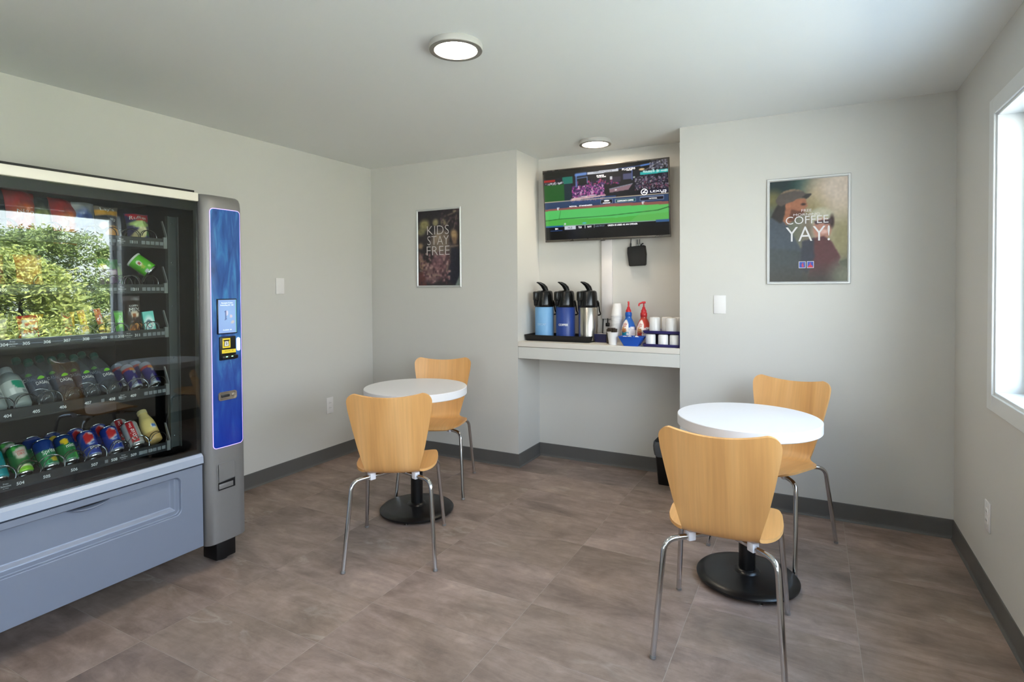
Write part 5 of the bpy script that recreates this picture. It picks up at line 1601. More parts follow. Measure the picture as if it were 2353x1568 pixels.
rb_ = thing('cable_receiver', 'small black receiver box hanging on the wall under the television', 'receiver', (-1.166, YN - 0.001, 1.545))
m_rec = mat('textured_black_plastic', rgb(26, 27, 27), 0.6, var=0.1, bump=0.3, bscale=500)
out_ = [(-0.061, 0.006), (-0.054, 0.0), (0.058, 0.004), (0.066, 0.012), (0.069, 0.09), (0.062, 0.150), (0.052, 0.156), (-0.066, 0.146), (-0.072, 0.138), (-0.073, 0.10)]
bd = MB()
nn = len(out_)
for sc2, y in ((0.97, 0.0), (1.0, -0.004), (1.0, -0.030), (0.94, -0.038)):
    bd.v += [(a * sc2, y, 0.078 + (b - 0.078) * sc2) for a, b in out_]
bd.f = [(j * nn + i, j * nn + (i + 1) % nn, (j + 1) * nn + (i + 1) % nn, (j + 1) * nn + i) for j in range(3) for i in range(nn)] + [tuple(range(nn)), tuple(3 * nn + i for i in range(nn))]
part('case', bd, m_rec, rb_, 30)
for x in (0.000, 0.018):
    part('coax_plug', MB().lathe([(0.0045, 0.0), (0.0045, 0.022), (0.003, 0.024), (0.003, 0.05)], 10, Matrix.Translation((x, -0.016, 0.152))), m_alum, rb_, 40)
part('lead', MB().tube(fillet([(-0.052, -0.016, 0.145), (-0.050, -0.016, 0.175), (-0.046, -0.018, 0.215)], 0.02), 0.0035, 6, rfun=lambda q: 1.8 - 1.0 * q), m_blackp, rb_, 60)
part('lead', MB().tube(fillet([(0.028, -0.016, 0.154), (0.034, -0.018, 0.166), (0.046, -0.016, 0.170)], 0.01), 0.0045, 6), m_blackp, rb_, 60)

# drip tray and airpots
m_tray = mat('black_drip_tray', rgb(20, 20, 21), 0.5, var=0.12, bump=0.15, bscale=260)
def open_tray(x0, y0, x1, y1, z0, z1, th, flare, r=0.02, lip=0.0):
    mb = MB()
    rings = []
    for (ins, z) in ((flare + 0.003, z0), (flare, z0 + 0.003), (0.0, z1 - 0.003), (-lip, z1 - 0.002), (-lip, z1), (th * 0.6, z1), (flare + th, z0 + th)):
        rings.append([(a, b, z) for a, b in rrect(x0 + ins, y0 + ins, x1 - ins, y1 - ins, max(0.004, r - ins * 0.5), 4)])
    k = len(rings[0])
    for rg in rings:
        mb.v += rg
    mb.f = [(j * k + i, j * k + (i + 1) % k, (j + 1) * k + (i + 1) % k, (j + 1) * k + i) for j in range(len(rings) - 1) for i in range(k)]
    mb.f += [tuple(reversed(range(k))), tuple((len(rings) - 1) * k + i for i in range(k))]
    return mb
dt = part('drip_tray', open_tray(-0.270, -0.125, 0.270, 0.125, 0.0, 0.046, 0.008, 0.010, 0.025, 0.003), m_tray, None, 40, (-1.722, 4.062, CT))
dt.rotation_euler = (0, 0, math.radians(1.5))
tag(dt, 'long black plastic drip tray holding the three coffee airpots', 'tray')
m_lid = mat('glossy_black_lid', rgb(17, 18, 18), 0.22, var=0.08)
m_steel = mat('brushed_steel', rgb(186, 182, 174), 0.27, 1.0, var=0.08, nscale=30, aniso=(1, 1, 0.02))
m_lblue = mat('light_blue_wrap', rgb(120, 172, 218), 0.42, var=0.03)
m_dblue = mat('deep_blue_wrap', rgb(40, 66, 140), 0.34, var=0.05)
def airpot(label, x, y, body_m, word, word_m):
    t = thing('airpot', label, 'airpot', (x, y, CT + 0.0085), math.radians(3), 'coffee airpots on the drip tray')
    R_ = 0.0735
    part('foot_ring', MB().lathe([(R_ - 0.004, 0.0), (R_ - 0.002, 0.002), (R_ - 0.002, 0.016), (R_ - 0.006, 0.018)], 48), m_steel, t, 40)
    part('body', MB().lathe([(R_ - 0.006, 0.012), (R_, 0.016), (R_, 0.250), (R_ - 0.004, 0.256)], 56), body_m, t, 40)
    ld = part('lid', MB().lathe([(R_ - 0.001, 0.252), (R_ + 0.002, 0.256), (R_ + 0.002, 0.276), (R_ - 0.002, 0.300), (R_ - 0.007, 0.362), (R_ - 0.012, 0.374), (R_ - 0.024, 0.380), (0.0, 0.382)], 48, None, True, False), m_lid, t, 40)
    sp_ = MB()
    for (yy, zz_, wd, th) in ():
        pass
    sp_.rbox(-0.020, -R_ - 0.022, 0.300, 0.020, -0.030, 0.374, 0.010, 3)
    part('spout', sp_, m_lid, ld, 50)
    part('nozzle', MB().lathe([(0.011, 0.262), (0.013, 0.268), (0.016, 0.305)], 20, Matrix.Translation((0, -R_ - 0.006, 0))), m_lid, ld, 40)
    lv = MB()
    cl_ = [(-0.066, 0.446), (-0.044, 0.440), (-0.016, 0.424), (0.006, 0.400), (0.016, 0.372)]
    wd_ = [0.006, 0.013, 0.019, 0.023, 0.025]
    wx = [0.008, 0.016, 0.020, 0.022, 0.022]
    n8 = 12
    for (yy, zz_), w_, x_ in zip(cl_, wd_, wx):
        for i in range(n8):
            a = 2 * PI * i / n8
            lv.v.append((x_ * math.cos(a), yy + w_ * 0.75 * math.sin(a), zz_ + w_ * 0.55 * math.sin(a)))
    lv.f = [(j * n8 + i, j * n8 + (i + 1) % n8, (j + 1) * n8 + (i + 1) % n8, (j + 1) * n8 + i) for j in range(4) for i in range(n8)] + [tuple(range(n8)), tuple(4 * n8 + i for i in range(n8))]
    part('pump_lever', lv, m_lid, ld, 60)
    ld.rotation_euler = (0, 0, math.radians(-38))
    for s in (-1, 1):
        part('handle_pivot', MB().lathe([(0.012, 0.0), (0.012, 0.007), (0.008, 0.009), (0, 0.009)], 14, Matrix.Translation((s * (R_ - 0.002), 0.004, 0.292)) @ Matrix.Rotation(s * PI / 2, 4, 'Y')), m_lid, t, 40)
    h_ = fillet([(-R_ - 0.006, 0.004, 0.292), (-R_ - 0.0085, 0.020, 0.225), (-R_ - 0.008, 0.070, 0.190), (R_ + 0.008, 0.070, 0.190), (R_ + 0.0085, 0.020, 0.225), (R_ + 0.006, 0.004, 0.292)], 0.03, 5)
    part('bail_handle', MB().tube(h_, 0.0055, 8), m_lid, t, 60)
    if word:
        fn = lambda a, b: ((R_ + 0.0006) * math.sin(a / R_), -(R_ + 0.0006) * math.cos(a / R_), b)
        part('lettering', text(MB(), word, fn, 0.004, 0.118, h=0.017, bold=0.03), word_m, t)
    return t
airpot('light blue airpot with black pump lid, left of three', -1.868, 4.055, m_lblue, 'DECAF', mat('faint_white_ink', rgb(164, 198, 228), 0.5, var=0.0))
airpot('dark blue airpot marked coffee, middle of three', -1.690, 4.060, m_dblue, 'COFFEE', m_ink_w)
airpot('bare stainless steel airpot with black pump lid, right of three', -1.505, 4.062, m_steel, None, None)

# navy packet box
m_navy = mat('navy_plastic', rgb(38, 40, 84), 0.4, var=0.08)
nb = part('packet_box', open_tray(-0.051, -0.045, 0.051, 0.045, 0.0, 0.064, 0.004, 0.006, 0.010), m_navy, None, 40, (-1.396, 4.065, CT))
tag(nb, 'navy box of sweetener packets behind the white stirrer cup', 'packet box')
m_paper = mat('white_packet_paper', rgb(228, 220, 214), 0.6, var=0.03)
for k in range(9):
    o = part('sweetener_packet', MB().rbox(-0.0022, -0.026, 0, 0.0022, 0.026, 0.058, 0.0015, 1), m_paper, None, 40, (-1.430 + 0.0085 * k, 4.062, CT + 0.006))
    o.rotation_euler = (0, math.radians(-10 + 2.4 * k), math.radians(4 * math.sin(k * 2)))
    tag(o, 'white sweetener packet standing in the navy box', 'packet', 'sweetener packets in the navy box')

# foam cups: stirrer cup in front, inverted stack behind
m_foam = mat('white_foam', rgb(236, 233, 232), 0.55, var=0.012)
def cup_mesh(r0, r1, h):
    return MB().lathe([(0.0, 0.0), (r0, 0.0), (r0 + 0.001, 0.002), (r1 - 0.001, h - 0.004), (r1 + 0.0015, h - 0.002), (r1 + 0.0015, h), (r1 - 0.0015, h), (r0 - 0.001, 0.004), (0.0, 0.004)], 40, None, False, False)
sc = tag(part('foam_cup', cup_mesh(0.026, 0.0395, 0.092), m_foam, None, 40, (-1.262, 3.905, CT)), 'white foam cup full of brown stirrers at the front of the counter', 'cup')
m_brown = mat('brown_stirrer', rgb(58, 46, 36), 0.5, var=0.1)
r_ = random.Random(3)
for k in range(22):
    a, q = r_.uniform(0, 6.28), r_.uniform(0.004, 0.034)
    o = part('stirrer', MB().rbox(-0.0045, -0.0018, 0, 0.0045, 0.0018, 0.106 + r_.uniform(0, 0.010), 0.0006, 1), m_brown, None, 40, (-1.262 + 0.45 * q * math.cos(a), 3.905 + 0.45 * q * math.sin(a), CT + 0.005))
    o.rotation_euler = (math.radians(-q * 420 * math.sin(a)), math.radians(q * 420 * math.cos(a)), r_.uniform(0, 3))
    tag(o, 'brown stirring stick standing in the white foam cup', 'stirrer', 'stirrers in the foam cup')
lj = part('canister', MB().lathe([(0.034, 0.0), (0.037, 0.004), (0.037, 0.100), (0.034, 0.106), (0.029, 0.107), (0.029, 0.112), (0.0, 0.112)], 36, None, True, False), m_brown, None, 40, (-1.3015, 3.998, CT))
tag(lj, 'dark brown round canister behind the stirrer cup', 'canister')
stack_me = cup_mesh(0.0305, 0.0455, 0.092).mesh('foam_cup', m_foam, 40)
for k in range(15):
    top = CT + 0.290 - 0.0142 * k
    o = link('foam_cup', stack_me, None, (-1.296, 4.118, top))
    o.rotation_euler = (PI, 0, 0)
    tag(o, 'white foam cup on top of the upside-down cup stack' if k == 0 else 'white foam cup nested within the upside-down cup stack', 'cup', 'upside-down foam cup stack')

# creamer pump bottles
def creamer(label, x, y, tone, tone2, mugc, capc, spout_deg):
    t = thing('creamer_bottle', label, 'pump bottle', (x, y, CT), 0, 'creamer pump bottles')
    cv = Canvas(96, 60, tone)
    F0 = 0.5
    cv.rect(0, 0, 1, 0.50, (236, 228, 226)).ell(F0 - 0.045, 0.58, 0.100, 0.32, (242, 234, 226), 0.05).ell(F0 - 0.045, 0.66, 0.080, 0.20, (248, 242, 234), 0.1)
    cv.ell(F0 + 0.13, 0.56, 0.06, 0.06, (236, 230, 230), 0.1).poly([(F0 + 0.04, 0.60), (F0 + 0.22, 0.64), (F0 + 0.22, 0.40), (F0 + 0.04, 0.30)], (230, 222, 224), 0.8)
    cv.rect(F0 - 0.115, 0.20, F0 + 0.005, 0.46, mugc).ell(F0 - 0.055, 0.50, 0.062, 0.085, (206, 140, 90), 0.06).ell(F0 - 0.055, 0.455, 0.060, 0.02, (150, 90, 60), 0.2)
    cv.ell(F0 + 0.022, 0.36, 0.030, 0.09, mugc, 0.05).ell(F0 + 0.022, 0.36, 0.017, 0.06, (240, 232, 230), 0.05)
    cv.poly([(F0 - 0.12, 0.60), (F0 - 0.02, 0.64), (F0 + 0.02, 0.70), (F0 - 0.03, 0.61), (F0 - 0.12, 0.57)], (226, 180, 120))
    for k in range(5):
        cv.rect(F0 + 0.10, 0.50 - 0.05 * k, F0 + 0.19, 0.512 - 0.05 * k, (190, 180, 190))
    cv.ell(F0 + 0.10, 0.58, 0.012, 0.02, (70, 64, 84), 0.2)
    f = cv.sample()
    hh = 0.196
    prof = [(0.040, 0.0), (0.050, 0.004), (0.0535, 0.014)] + [(0.0535, 0.014 + 0.096 * j / 22) for j in range(1, 23)] + [(0.0535 - 0.031 * (s / 14) ** 1.35, 0.110 + 0.076 * s / 14) for s in range(1, 15)] + [(0.0225, hh)]
    yaw = -PI / 2 + math.radians(-2)
    part('body', MB().lathe(prof, 72, Matrix.Rotation(yaw, 4, 'Z'), True, True, -PI, col=lambda a, z, r: f((a + PI) / (2 * PI), z / hh)), m_print, t, 60)
    fn0 = cyl_fn(lambda b: 0.0535 if b < 0.11 else 0.0535 - 0.031 * min(1, (b - 0.110) / 0.076) ** 1.35, hh, 0.0008)
    My = Matrix.Rotation(yaw, 4, 'Z')
    fn = lambda a, b: tuple(My @ Vector(fn0(a, b)))
    part('lettering', text(MB(), 'Coffee', fn, -0.014, 0.143, h=0.015, w=0.036, rot=0.15, italic=0.3), INK['r'], t)
    part('lettering', text(MB(), 'mate', fn, -0.014, 0.129, h=0.011, w=0.028, rot=0.15, italic=0.3), INK['r'], t)
    mc, mr_ = mat('neck_%d_%d_%d' % capc, rgb(*capc), 0.35, var=0.04), mat('red_pump_plastic', rgb(196, 42, 50), 0.35, var=0.04)
    part('neck_collar', MB().lathe([(0.022, 0.196), (0.0245, 0.199), (0.0245, 0.222), (0.022, 0.226), (0.020, 0.230)], 36), mc, t, 40)
    part('pump_cap', MB().lathe([(0.0195, 0.228), (0.0195, 0.242), (0.013, 0.252), (0.009, 0.268), (0.0055, 0.270), (0.0055, 0.296)], 30), mr_, t, 40)
    a = math.radians(spout_deg)
    dx, dy = math.cos(a), math.sin(a)
    sp2 = MB().tube(fillet([(-0.012 * dx, -0.012 * dy, 0.301), (0.010 * dx, 0.010 * dy, 0.300), (0.034 * dx, 0.034 * dy, 0.291), (0.036 * dx, 0.036 * dy, 0.274)], 0.012, 5), 0.0068, 10, rfun=lambda q: 1.15 - 0.35 * q)
    part('pump_spout', sp2, mr_, t, 60)
    return t
creamer('creamer pump bottle with blue shoulder and red pump, left of two', -1.193, 4.065, (34, 96, 180), None, (20, 130, 158), (30, 90, 176), -72)
creamer('creamer pump bottle with rust red shoulder and red pump, right of two', -1.080, 4.065, (190, 60, 44), None, (176, 52, 40), (190, 44, 46), -150)

# blue basket of creamer cups
m_bask = mat('blue_plastic_basket', rgb(28, 82, 180), 0.4, var=0.05)
bk = MB()
tp, bt = (-0.088, -0.058, 0.088, 0.058), (-0.050, -0.042, 0.050, 0.042)
rings = [(bt, 0.0, 0.0), (tp, 0.066, 0.0), (tp, 0.066, 0.004), (bt, 0.006, 0.004)]
for (x0, y0, x1, y1), z, ins in rings:
    bk.v += [(a, b, z) for a, b in rrect(x0 + ins, y0 + ins, x1 - ins, y1 - ins, 0.008, 3)]
k = len(bk.v) // 4
bk.f = [(j * k + i, j * k + (i + 1) % k, (j + 1) * k + (i + 1) % k, (j + 1) * k + i) for j in range(3) for i in range(k)] + [tuple(reversed(range(k))), tuple(3 * k + i for i in range(k))]
bo = part('creamer_basket', bk, m_bask, None, 40, (-1.122, 3.910, CT))
tag(bo, 'bright blue tapered basket of creamer cups at the front of the counter', 'basket')
m_lidc = [mat('creamer_lid_white', rgb(236, 232, 224), 0.4, var=0.02), mat('creamer_lid_cream', rgb(232, 212, 166), 0.4, var=0.04), mat('creamer_lid_blue', rgb(40, 96, 184), 0.4, var=0.04)]
nm3 = ('white', 'cream coloured', 'blue')
pos = [(-0.060, -0.030, 0.052, 1), (-0.036, -0.034, 0.055, 1), (-0.010, -0.030, 0.050, 2), (0.030, -0.034, 0.052, 0), (0.055, -0.026, 0.052, 0), (-0.055, 0.006, 0.056, 0), (-0.024, 0.004, 0.060, 0), (0.006, 0.006, 0.060, 2), (0.034, 0.004, 0.058, 0), (0.060, 0.012, 0.056, 2), (-0.030, 0.032, 0.058, 0), (0.020, 0.034, 0.060, 2)]
for j, (x, y, z, c_) in enumerate(pos):
    mbk = MB().lathe([(0.0, -0.014), (0.009, -0.014), (0.0135, 0.0), (0.016, 0.0005), (0.016, 0.0015), (0.0, 0.0022)], 20, None, False, False)
    o = part('creamer_cup', mbk, m_lidc[c_], None, 40, (-1.122 + x, 3.910 + y, CT + z))
    o.rotation_euler = (0.5 * math.sin(j * 1.7), 0.5 * math.cos(j * 2.3), 0)
    tag(o, nm3[c_] + ' single-serve creamer cup lying in the blue basket', 'creamer cup', nm3[c_] + ' creamer cups in the blue basket')

# two-tier navy rack with upturned mugs
rk = thing('cup_rack', 'navy two-tier plastic rack of upturned white mugs at the end of the counter', 'rack', (-0.91, 3.98, CT))
m_rk = mat('navy_rack_plastic', rgb(44, 40, 96), 0.35, var=0.06)
wpart('shelf', open_tray(-1.042, 3.872, -0.786, 4.12, CT, CT + 0.020, 0.010, 0.006, 0.012), m_rk, rk, 40)
wpart('shelf', open_tray(-1.042, 3.885, -0.786, 4.12, CT + 0.090, CT + 0.110, 0.010, 0.006, 0.012), m_rk, rk, 40)
wpart('rack_side', MB().rbox(-0.792, 3.874, CT + 0.004, -0.785, 4.118, CT + 0.108, 0.002), m_rk, rk, 40)
for x in (-0.945, -0.866):
    wpart('rack_post', MB().rbox(x - 0.004, 3.950, CT + 0.01, x + 0.004, 4.11, CT + 0.095, 0.002), m_rk, rk, 40)
wpart('rack_back', MB().rbox(-1.03, 4.108, CT + 0.004, -0.79, 4.116, CT + 0.098, 0.002), m_rk, rk, 40)
m_mug = mat('white_china', rgb(236, 234, 232), 0.16, var=0.0)
def mug_mesh(r, h):
    return MB().lathe([(r - 0.003, 0.0), (r, 0.002), (r, h - 0.010), (r - 0.003, h - 0.003), (r - 0.010, h), (r - 0.016, h - 0.0015), (0.0, h - 0.002)], 40, None, True, False).mesh('mug', m_mug, 40)
ml, mu = mug_mesh(0.0345, 0.076), mug_mesh(0.0385, 0.100)
for lab, me, x, y, z in (('white upturned mug on the lower rack shelf, leftmost of the front three', ml, -0.994, 3.925, CT + 0.0105), ('white upturned mug on the lower rack shelf, middle of the front three', ml, -0.9065, 3.920, CT + 0.0105),
                         ('white upturned mug on the lower rack shelf, rightmost of the front three', ml, -0.8285, 3.918, CT + 0.0105),
                         ('white upturned mug on the upper rack shelf, leftmost', me if False else mu, -0.985, 4.005, CT + 0.1005), ('white upturned mug on the upper rack shelf, second from left, half hidden', mu, -0.906, 4.035, CT + 0.1005),
                         ('white upturned mug on the upper rack shelf, nearest the camera', mu, -0.855, 3.940, CT + 0.1005), ('white upturned mug on the upper rack shelf, at the right wall', mu, -0.829, 4.036, CT + 0.1005)):
    tag(link('mug', me, None, (x, y, z)), lab, 'mug', 'upturned mugs on the rack')

# waste bin under the counter
bn = thing('waste_bin', 'black waste bin with a grey liner under the counter', 'waste bin', (-0.888, 4.058, 0))
bn.scale = (0.84, 1.0, 1.0)
bb = MB()
for x0, y0, x1, y1, z, r in ((-0.076, -0.098, 0.076, 0.098, 0.0, 0.015), (-0.080, -0.102, 0.080, 0.102, 0.004, 0.02), (-0.108, -0.128, 0.108, 0.128, 0.300, 0.03), (-0.104, -0.124, 0.104, 0.124, 0.300, 0.03), (-0.074, -0.094, 0.074, 0.094, 0.008, 0.02)):
    bb.v += [(a, b, z) for a, b in rrect(x0, y0, x1, y1, r, 4)]
k = len(bb.v) // 5
bb.f = [(j * k + i, j * k + (i + 1) % k, (j + 1) * k + (i + 1) % k, (j + 1) * k + i) for j in range(4) for i in range(k)] + [tuple(reversed(range(k))), tuple(4 * k + i for i in range(k))]
part('bin_body', bb, m_blackp, bn, 40)
lb = MB()
rl = random.Random(9)
for j, (s_, z) in enumerate(((1.00, 0.20), (1.06, 0.235), (1.08, 0.275), (1.05, 0.302), (1.00, 0.306), (0.93, 0.292), (0.88, 0.20))):
    for a, b in rrect(-0.108, -0.128, 0.108, 0.128, 0.03, 6):
        w_ = 1 + (0.012 * math.sin(a * 190 + b * 150 + j) if j < 6 else 0)
        base = 0.905 + 0.095 * min(1, z / 0.3)
        lb.v.append((a * s_ * w_ * base, b * s_ * w_ * base, z + (0.012 * math.sin(a * 80) * math.sin(b * 70) if j < 2 else 0)))
k = len(lb.v) // 7
lb.f = [(j * k + i, j * k + (i + 1) % k, (j + 1) * k + (i + 1) % k, (j + 1) * k + i) for j in range(6) for i in range(k)]
part('bin_liner', lb, mat('smoky_bin_liner', rgb(84, 86, 88), 0.25, var=0.2, nscale=30), bn, 50)

# ================================================================ POSTERS
m_frame = mat('snap_frame_aluminium', rgb(212, 213, 213), 0.42, 0.45, var=0.02)
m_poster = mat('poster_print', None, 0.30, var=0.0, attr='paint')
m_film = pane_mat('clear_poster_cover', (0.97, 0.97, 0.97, 1), 0.035)
def framed(label, x0, z0, x1, z1, cv, fw_=0.017):
    t = thing('framed_poster', label, 'poster', ((x0 + x1) / 2, YB, (z0 + z1) / 2))
    w, h = (x1 - x0) / 2, (z1 - z0) / 2
    part('backing', MB().box(-w + 0.004, -0.005, -h + 0.004, w - 0.004, -0.0005, h - 0.004), m_rail, t)
    prof = [(0.0, -0.001), (0.0, -0.009), (0.004, -0.0135), (0.011, -0.0135), (fw_, -0.008), (fw_, -0.005)]
    cor = [(-w, -h, 1, 1), (w, -h, -1, 1), (w, h, -1, -1), (-w, h, 1, -1)]
    for i in range(4):
        a, b = cor[i], cor[(i + 1) % 4]
        mb = MB()
        for q in (a, b):
            mb.v += [(q[0] + q[2] * d, y, q[1] + q[3] * d) for d, y in prof]
        n6 = len(prof)
        mb.f = [(k, (k + 1) % n6, n6 + (k + 1) % n6, n6 + k) for k in range(n6)] + [tuple(range(n6)), tuple(reversed(range(n6, 2 * n6)))]
        part('frame_rail', mb, m_frame, t, 20)
    iw, ih = w - fw_ + 0.003, h - fw_ + 0.003
    pf = lambda u, v, off=0.0: (-iw + 2 * iw * u, -0.0056 - off, -ih + 2 * ih * v)
    cv.print_on('poster_print', pf, m_poster, t)
    return t, pf

cv = Canvas(110, 150, (120, 116, 100))
sx = lambda x: (x - 270) / 865.0
sy = lambda y: 1 - (y - 228) / 1165.0
S = lambda pts: [(sx(a), sy(b)) for a, b in pts]
cv.mix(np.clip((cv.u - 0.35) * 1.8, 0, 1), (198, 182, 164)).mix(np.clip(0.55 - cv.u, 0, 1) * 1.8, (84, 92, 84))
cv.ell(0.20, 0.97, 0.42, 0.16, (38, 52, 54), 0.5).ell(0.44, 0.93, 0.16, 0.12, (44, 70, 66), 0.4)
cv.ell(0.62, 0.80, 0.14, 0.16, (150, 126, 84), 0.7).ell(0.62, 0.74, 0.12, 0.10, (120, 110, 66), 0.7).ell(0.05, 0.82, 0.12, 0.08, (110, 104, 70), 0.6)
cv.ell(0.95, 0.38, 0.22, 0.30, (150, 142, 108), 0.6).ell(0.85, 0.90, 0.3, 0.2, (208, 192, 178), 0.8)
cv.mix(np.clip((0.30 - cv.v) * 3.2, 0, 1), (70, 72, 70))
cv.poly(S([(262, 680), (340, 600), (430, 650), (470, 720), (520, 820), (600, 960), (650, 1060), (640, 1400), (262, 1400)]), (74, 82, 92), 1, 2)
cv.poly(S([(262, 1000), (640, 1040), (640, 1400), (262, 1400)]), (70, 75, 76), 0.8, 8)
cv.poly(S([(290, 640), (340, 540), (380, 480), (470, 470), (480, 560), (440, 680), (400, 720)]), (52, 47, 46), 1, 2)
cv.poly(S([(460, 480), (560, 440), (680, 440), (690, 500), (706, 540), (676, 556), (680, 590), (650, 620), (600, 640), (540, 690), (470, 740), (425, 690), (450, 600)]), (158, 104, 80), 1, 2)
cv.poly(S([(520, 560), (600, 585), (660, 585), (660, 620), (600, 645), (540, 700), (490, 690)]), (96, 62, 50), 0.9, 2)
cv.ell(sx(485), sy(520), 0.035, 0.030, (170, 112, 86), 0.2).ell(sx(655), sy(512), 0.03, 0.012, (60, 44, 42), 0.5)
cv.poly(S([(470, 480), (540, 470), (560, 440), (480, 450)]), (50, 44, 42), 1, 1)
cv.poly(S([(350, 490), (348, 440), (385, 385), (440, 348), (520, 332), (600, 342), (650, 365), (690, 398), (742, 400), (735, 418), (690, 452), (610, 432), (545, 470), (470, 490), (410, 520)]), (88, 80, 76), 1, 1)
cv.poly(S([(385, 385), (440, 348), (520, 332), (600, 342), (650, 365), (560, 350), (470, 362)]), (156, 128, 104), 0.8, 2)
cv.poly(S([(690, 398), (742, 400), (735, 418), (690, 452), (640, 430)]), (58, 54, 54), 1, 1)
cv.ell(sx(850), sy(672), 0.145, 0.085, (166, 164, 142), 0.2).ell(sx(845), sy(640), 0.12, 0.06, (184, 180, 158), 0.4)
cv.ell(sx(862), sy(800), 0.115, 0.105, (178, 130, 114), 0.15).ell(sx(965), sy(720), 0.03, 0.06, (70, 54, 52), 0.4).ell(sx(880), sy(830), 0.05, 0.022, (214, 170, 160), 0.4)
cv.poly(S([(770, 712), (960, 694), (965, 740), (900, 752), (870, 735), (790, 750)]), (78, 62, 66), 1, 1)
cv.ell(sx(700), sy(800), 0.05, 0.12, (120, 108, 96), 0.6)
cv.poly(S([(760, 900), (880, 880), (960, 940), (1010, 1030), (1060, 1120), (1035, 1180), (1110, 1280), (1090, 1400), (700, 1400), (740, 1150)]), (94, 60, 62), 1, 2)
cv.poly(S([(640, 930), (770, 900), (780, 1120), (700, 1300), (620, 1240)]), (62, 64, 74), 1, 3)
cv.poly(S([(1040, 1170), (1135, 1140), (1135, 1240), (1080, 1230)]), (70, 74, 60), 0.9, 2)
cv.mix(np.clip((0.20 - cv.v) * 6, 0, 1), (72, 70, 66), 0.85)
cv.ell(0.95, 0.06, 0.14, 0.12, (120, 122, 106), 0.7).noise(0.05, 3, 9)
ps, pf = framed('framed poster of a man in a cap and a woman, about free morning coffee', -0.2505, 1.3995, 0.1965, 2.0455, cv)
m_ptx = mat('poster_white_ink', rgb(226, 224, 226), 0.4, var=0.0)
for body, x, y, h, w in (('FREE', 690, 583, 30, 112), ('MORNING', 690, 628, 26, 290), ('COFFEE', 694, 690, 88, 470), ('YAY!', 702, 848, 168, 486)):
    part('poster_lettering', text(MB(), body, lambda a, b: pf(a, b, 0.0004), sx(x), sy(y), h=h / 1165, w=w / 865, bold=-0.006), m_ptx, ps)
m_lgb, m_lgr = mat('logo_blue_ink', rgb(64, 88, 176), 0.4, var=0.0), mat('logo_red_ink', rgb(206, 66, 70), 0.4, var=0.0)
for x in (645, 735):
    q = lambda d, o: [pf(sx(x - d), sy(1198 + d), o), pf(sx(x + d), sy(1198 + d), o), pf(sx(x + d), sy(1198 - d), o), pf(sx(x - d), sy(1198 - d), o)]
    part('logo_border', MB().add(q(38, 0.0004), [(0, 1, 2, 3)]), m_ptx, ps)
    part('logo_field', MB().add(q(33, 0.0007), [(0, 1, 2, 3)]), m_lgb, ps)
    if x == 645:
        part('logo_figure', text(MB(), '6', lambda a, b: pf(a, b, 0.0011), sx(x + 6), sy(1200), h=52 / 1165, bold=0.03), m_lgr, ps)
    else:
        part('logo_figure', MB().add([pf(sx(x - 30), sy(1229), 0.0010), pf(sx(x + 30), sy(1229), 0.0010), pf(sx(x + 18), sy(1205), 0.0010), pf(sx(x - 18), sy(1205), 0.0010)], [(0, 1, 2, 3)]), m_lgr, ps)
        part('logo_figure', text(MB(), '6', lambda a, b: pf(a, b, 0.0012), sx(x), sy(1196), h=44 / 1165, bold=0.02), m_lgr, ps)

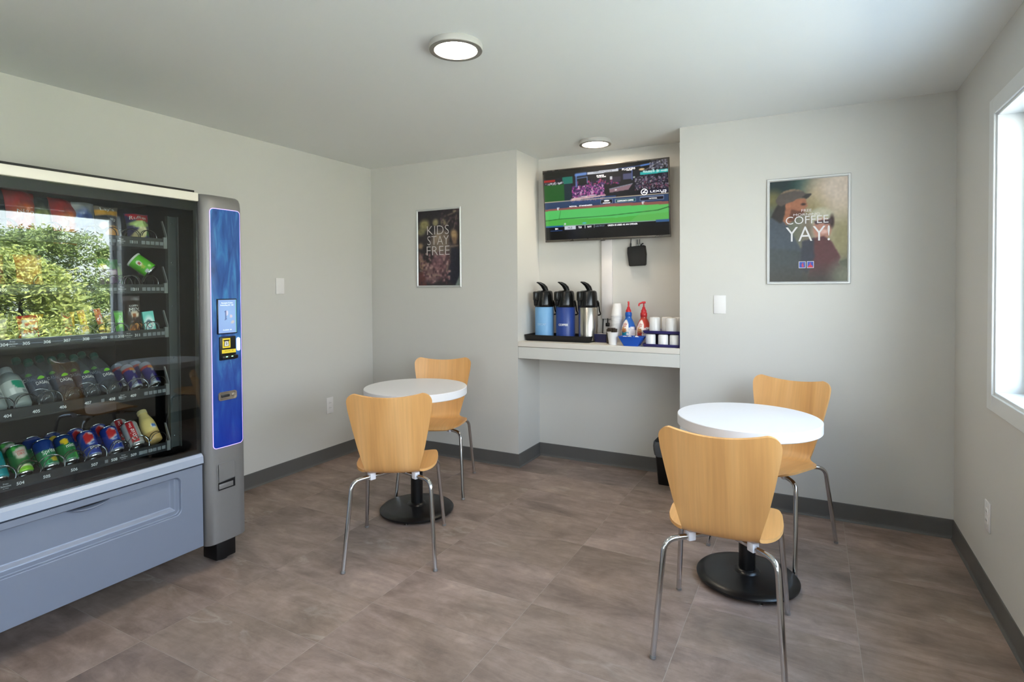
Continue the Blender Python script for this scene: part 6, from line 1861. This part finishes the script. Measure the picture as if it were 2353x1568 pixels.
cv = Canvas(130, 195, (50, 44, 48))
sx2 = lambda x: (x - 262) / 550.0
sy2 = lambda y: 1 - (y - 280) / 1005.0
S2 = lambda pts: [(sx2(a), sy2(b)) for a, b in pts]
cv.mix(np.clip((cv.v - 0.75) * 3, 0, 1), (40, 36, 42))
for (x, y, rx, ry, c_) in ((350, 470, 0.12, 0.07, (140, 132, 92)), (310, 560, 0.10, 0.05, (120, 114, 84)), (500, 445, 0.07, 0.045, (150, 140, 104)), (605, 455, 0.06, 0.05, (132, 122, 96)), (555, 690, 0.18, 0.13, (142, 126, 108)), (620, 640, 0.10, 0.08, (120, 104, 92)),
                           (740, 620, 0.075, 0.07, (168, 140, 104)), (745, 700, 0.05, 0.05, (130, 104, 84)), (300, 750, 0.06, 0.04, (140, 118, 90)), (340, 1010, 0.10, 0.06, (162, 128, 100)), (300, 920, 0.05, 0.08, (132, 104, 92)), (760, 310, 0.06, 0.03, (150, 136, 112))):
    cv.ell(sx2(x), sy2(y), rx, ry, c_, 0.35, 0.3)
cv.ell(sx2(540), sy2(800), 0.28, 0.10, (120, 106, 96), 0.5)
cv.ell(sx2(520), sy2(1010), 0.26, 0.14, (116, 84, 90), 0.5).ell(sx2(430), sy2(1150), 0.22, 0.08, (128, 98, 98), 0.5)
cv.poly(S2([(330, 760), (400, 720), (470, 900), (420, 1000), (340, 940)]), (40, 36, 38), 0.9, 4)
cv.poly(S2([(700, 790), (815, 800), (815, 1150), (760, 1290), (640, 1200), (690, 1000)]), (40, 40, 52), 1, 3)
cv.poly(S2([(262, 1110), (340, 1080), (380, 1290), (262, 1290)]), (96, 56, 54), 0.9, 3)
cv.poly(S2([(815, 1130), (815, 1290), (750, 1290)]), (124, 136, 130), 1, 2)
for a, b, c_, d in ((600, 380, 720, 340), (740, 540, 780, 330), (620, 520, 700, 400), (290, 1080, 400, 1130), (400, 1140, 620, 1150), (640, 1100, 680, 900), (690, 770, 790, 765), (300, 960, 380, 1080)):
    cv.line(sx2(a), sy2(b), sx2(c_), sy2(d), 0.012, (150, 132, 116), 0.8)
cv.dots(120, (sx2(300), 0.02, sx2(680), 0.42), [(140, 104, 108), (90, 62, 66), (168, 136, 132), (70, 48, 54)], 0.035, 12).dots(60, (0.55, 0.72, 1, 1), [(58, 46, 54), (84, 64, 72), (44, 38, 44)], 0.03, 13).blur(5).noise(0.10, 4, 5)
ps2, pf2 = framed('framed dark poster saying kids stay free, left of the niche', -2.9470, 1.3945, -2.5010, 2.0455, cv, 0.016)
m_ptx2 = mat('poster_pale_ink', rgb(206, 200, 198), 0.4, var=0.0)
for body, y in (('KIDS', 545), ('STAY', 682), ('FREE', 818)):
    part('poster_lettering', text(MB(), body, lambda a, b: pf2(a, b, 0.0004), sx2(532), sy2(y), h=118 / 1005, w=(285, 280, 300)[('KIDS', 'STAY', 'FREE').index(body)] / 550, bold=-0.016), m_ptx2, ps2)
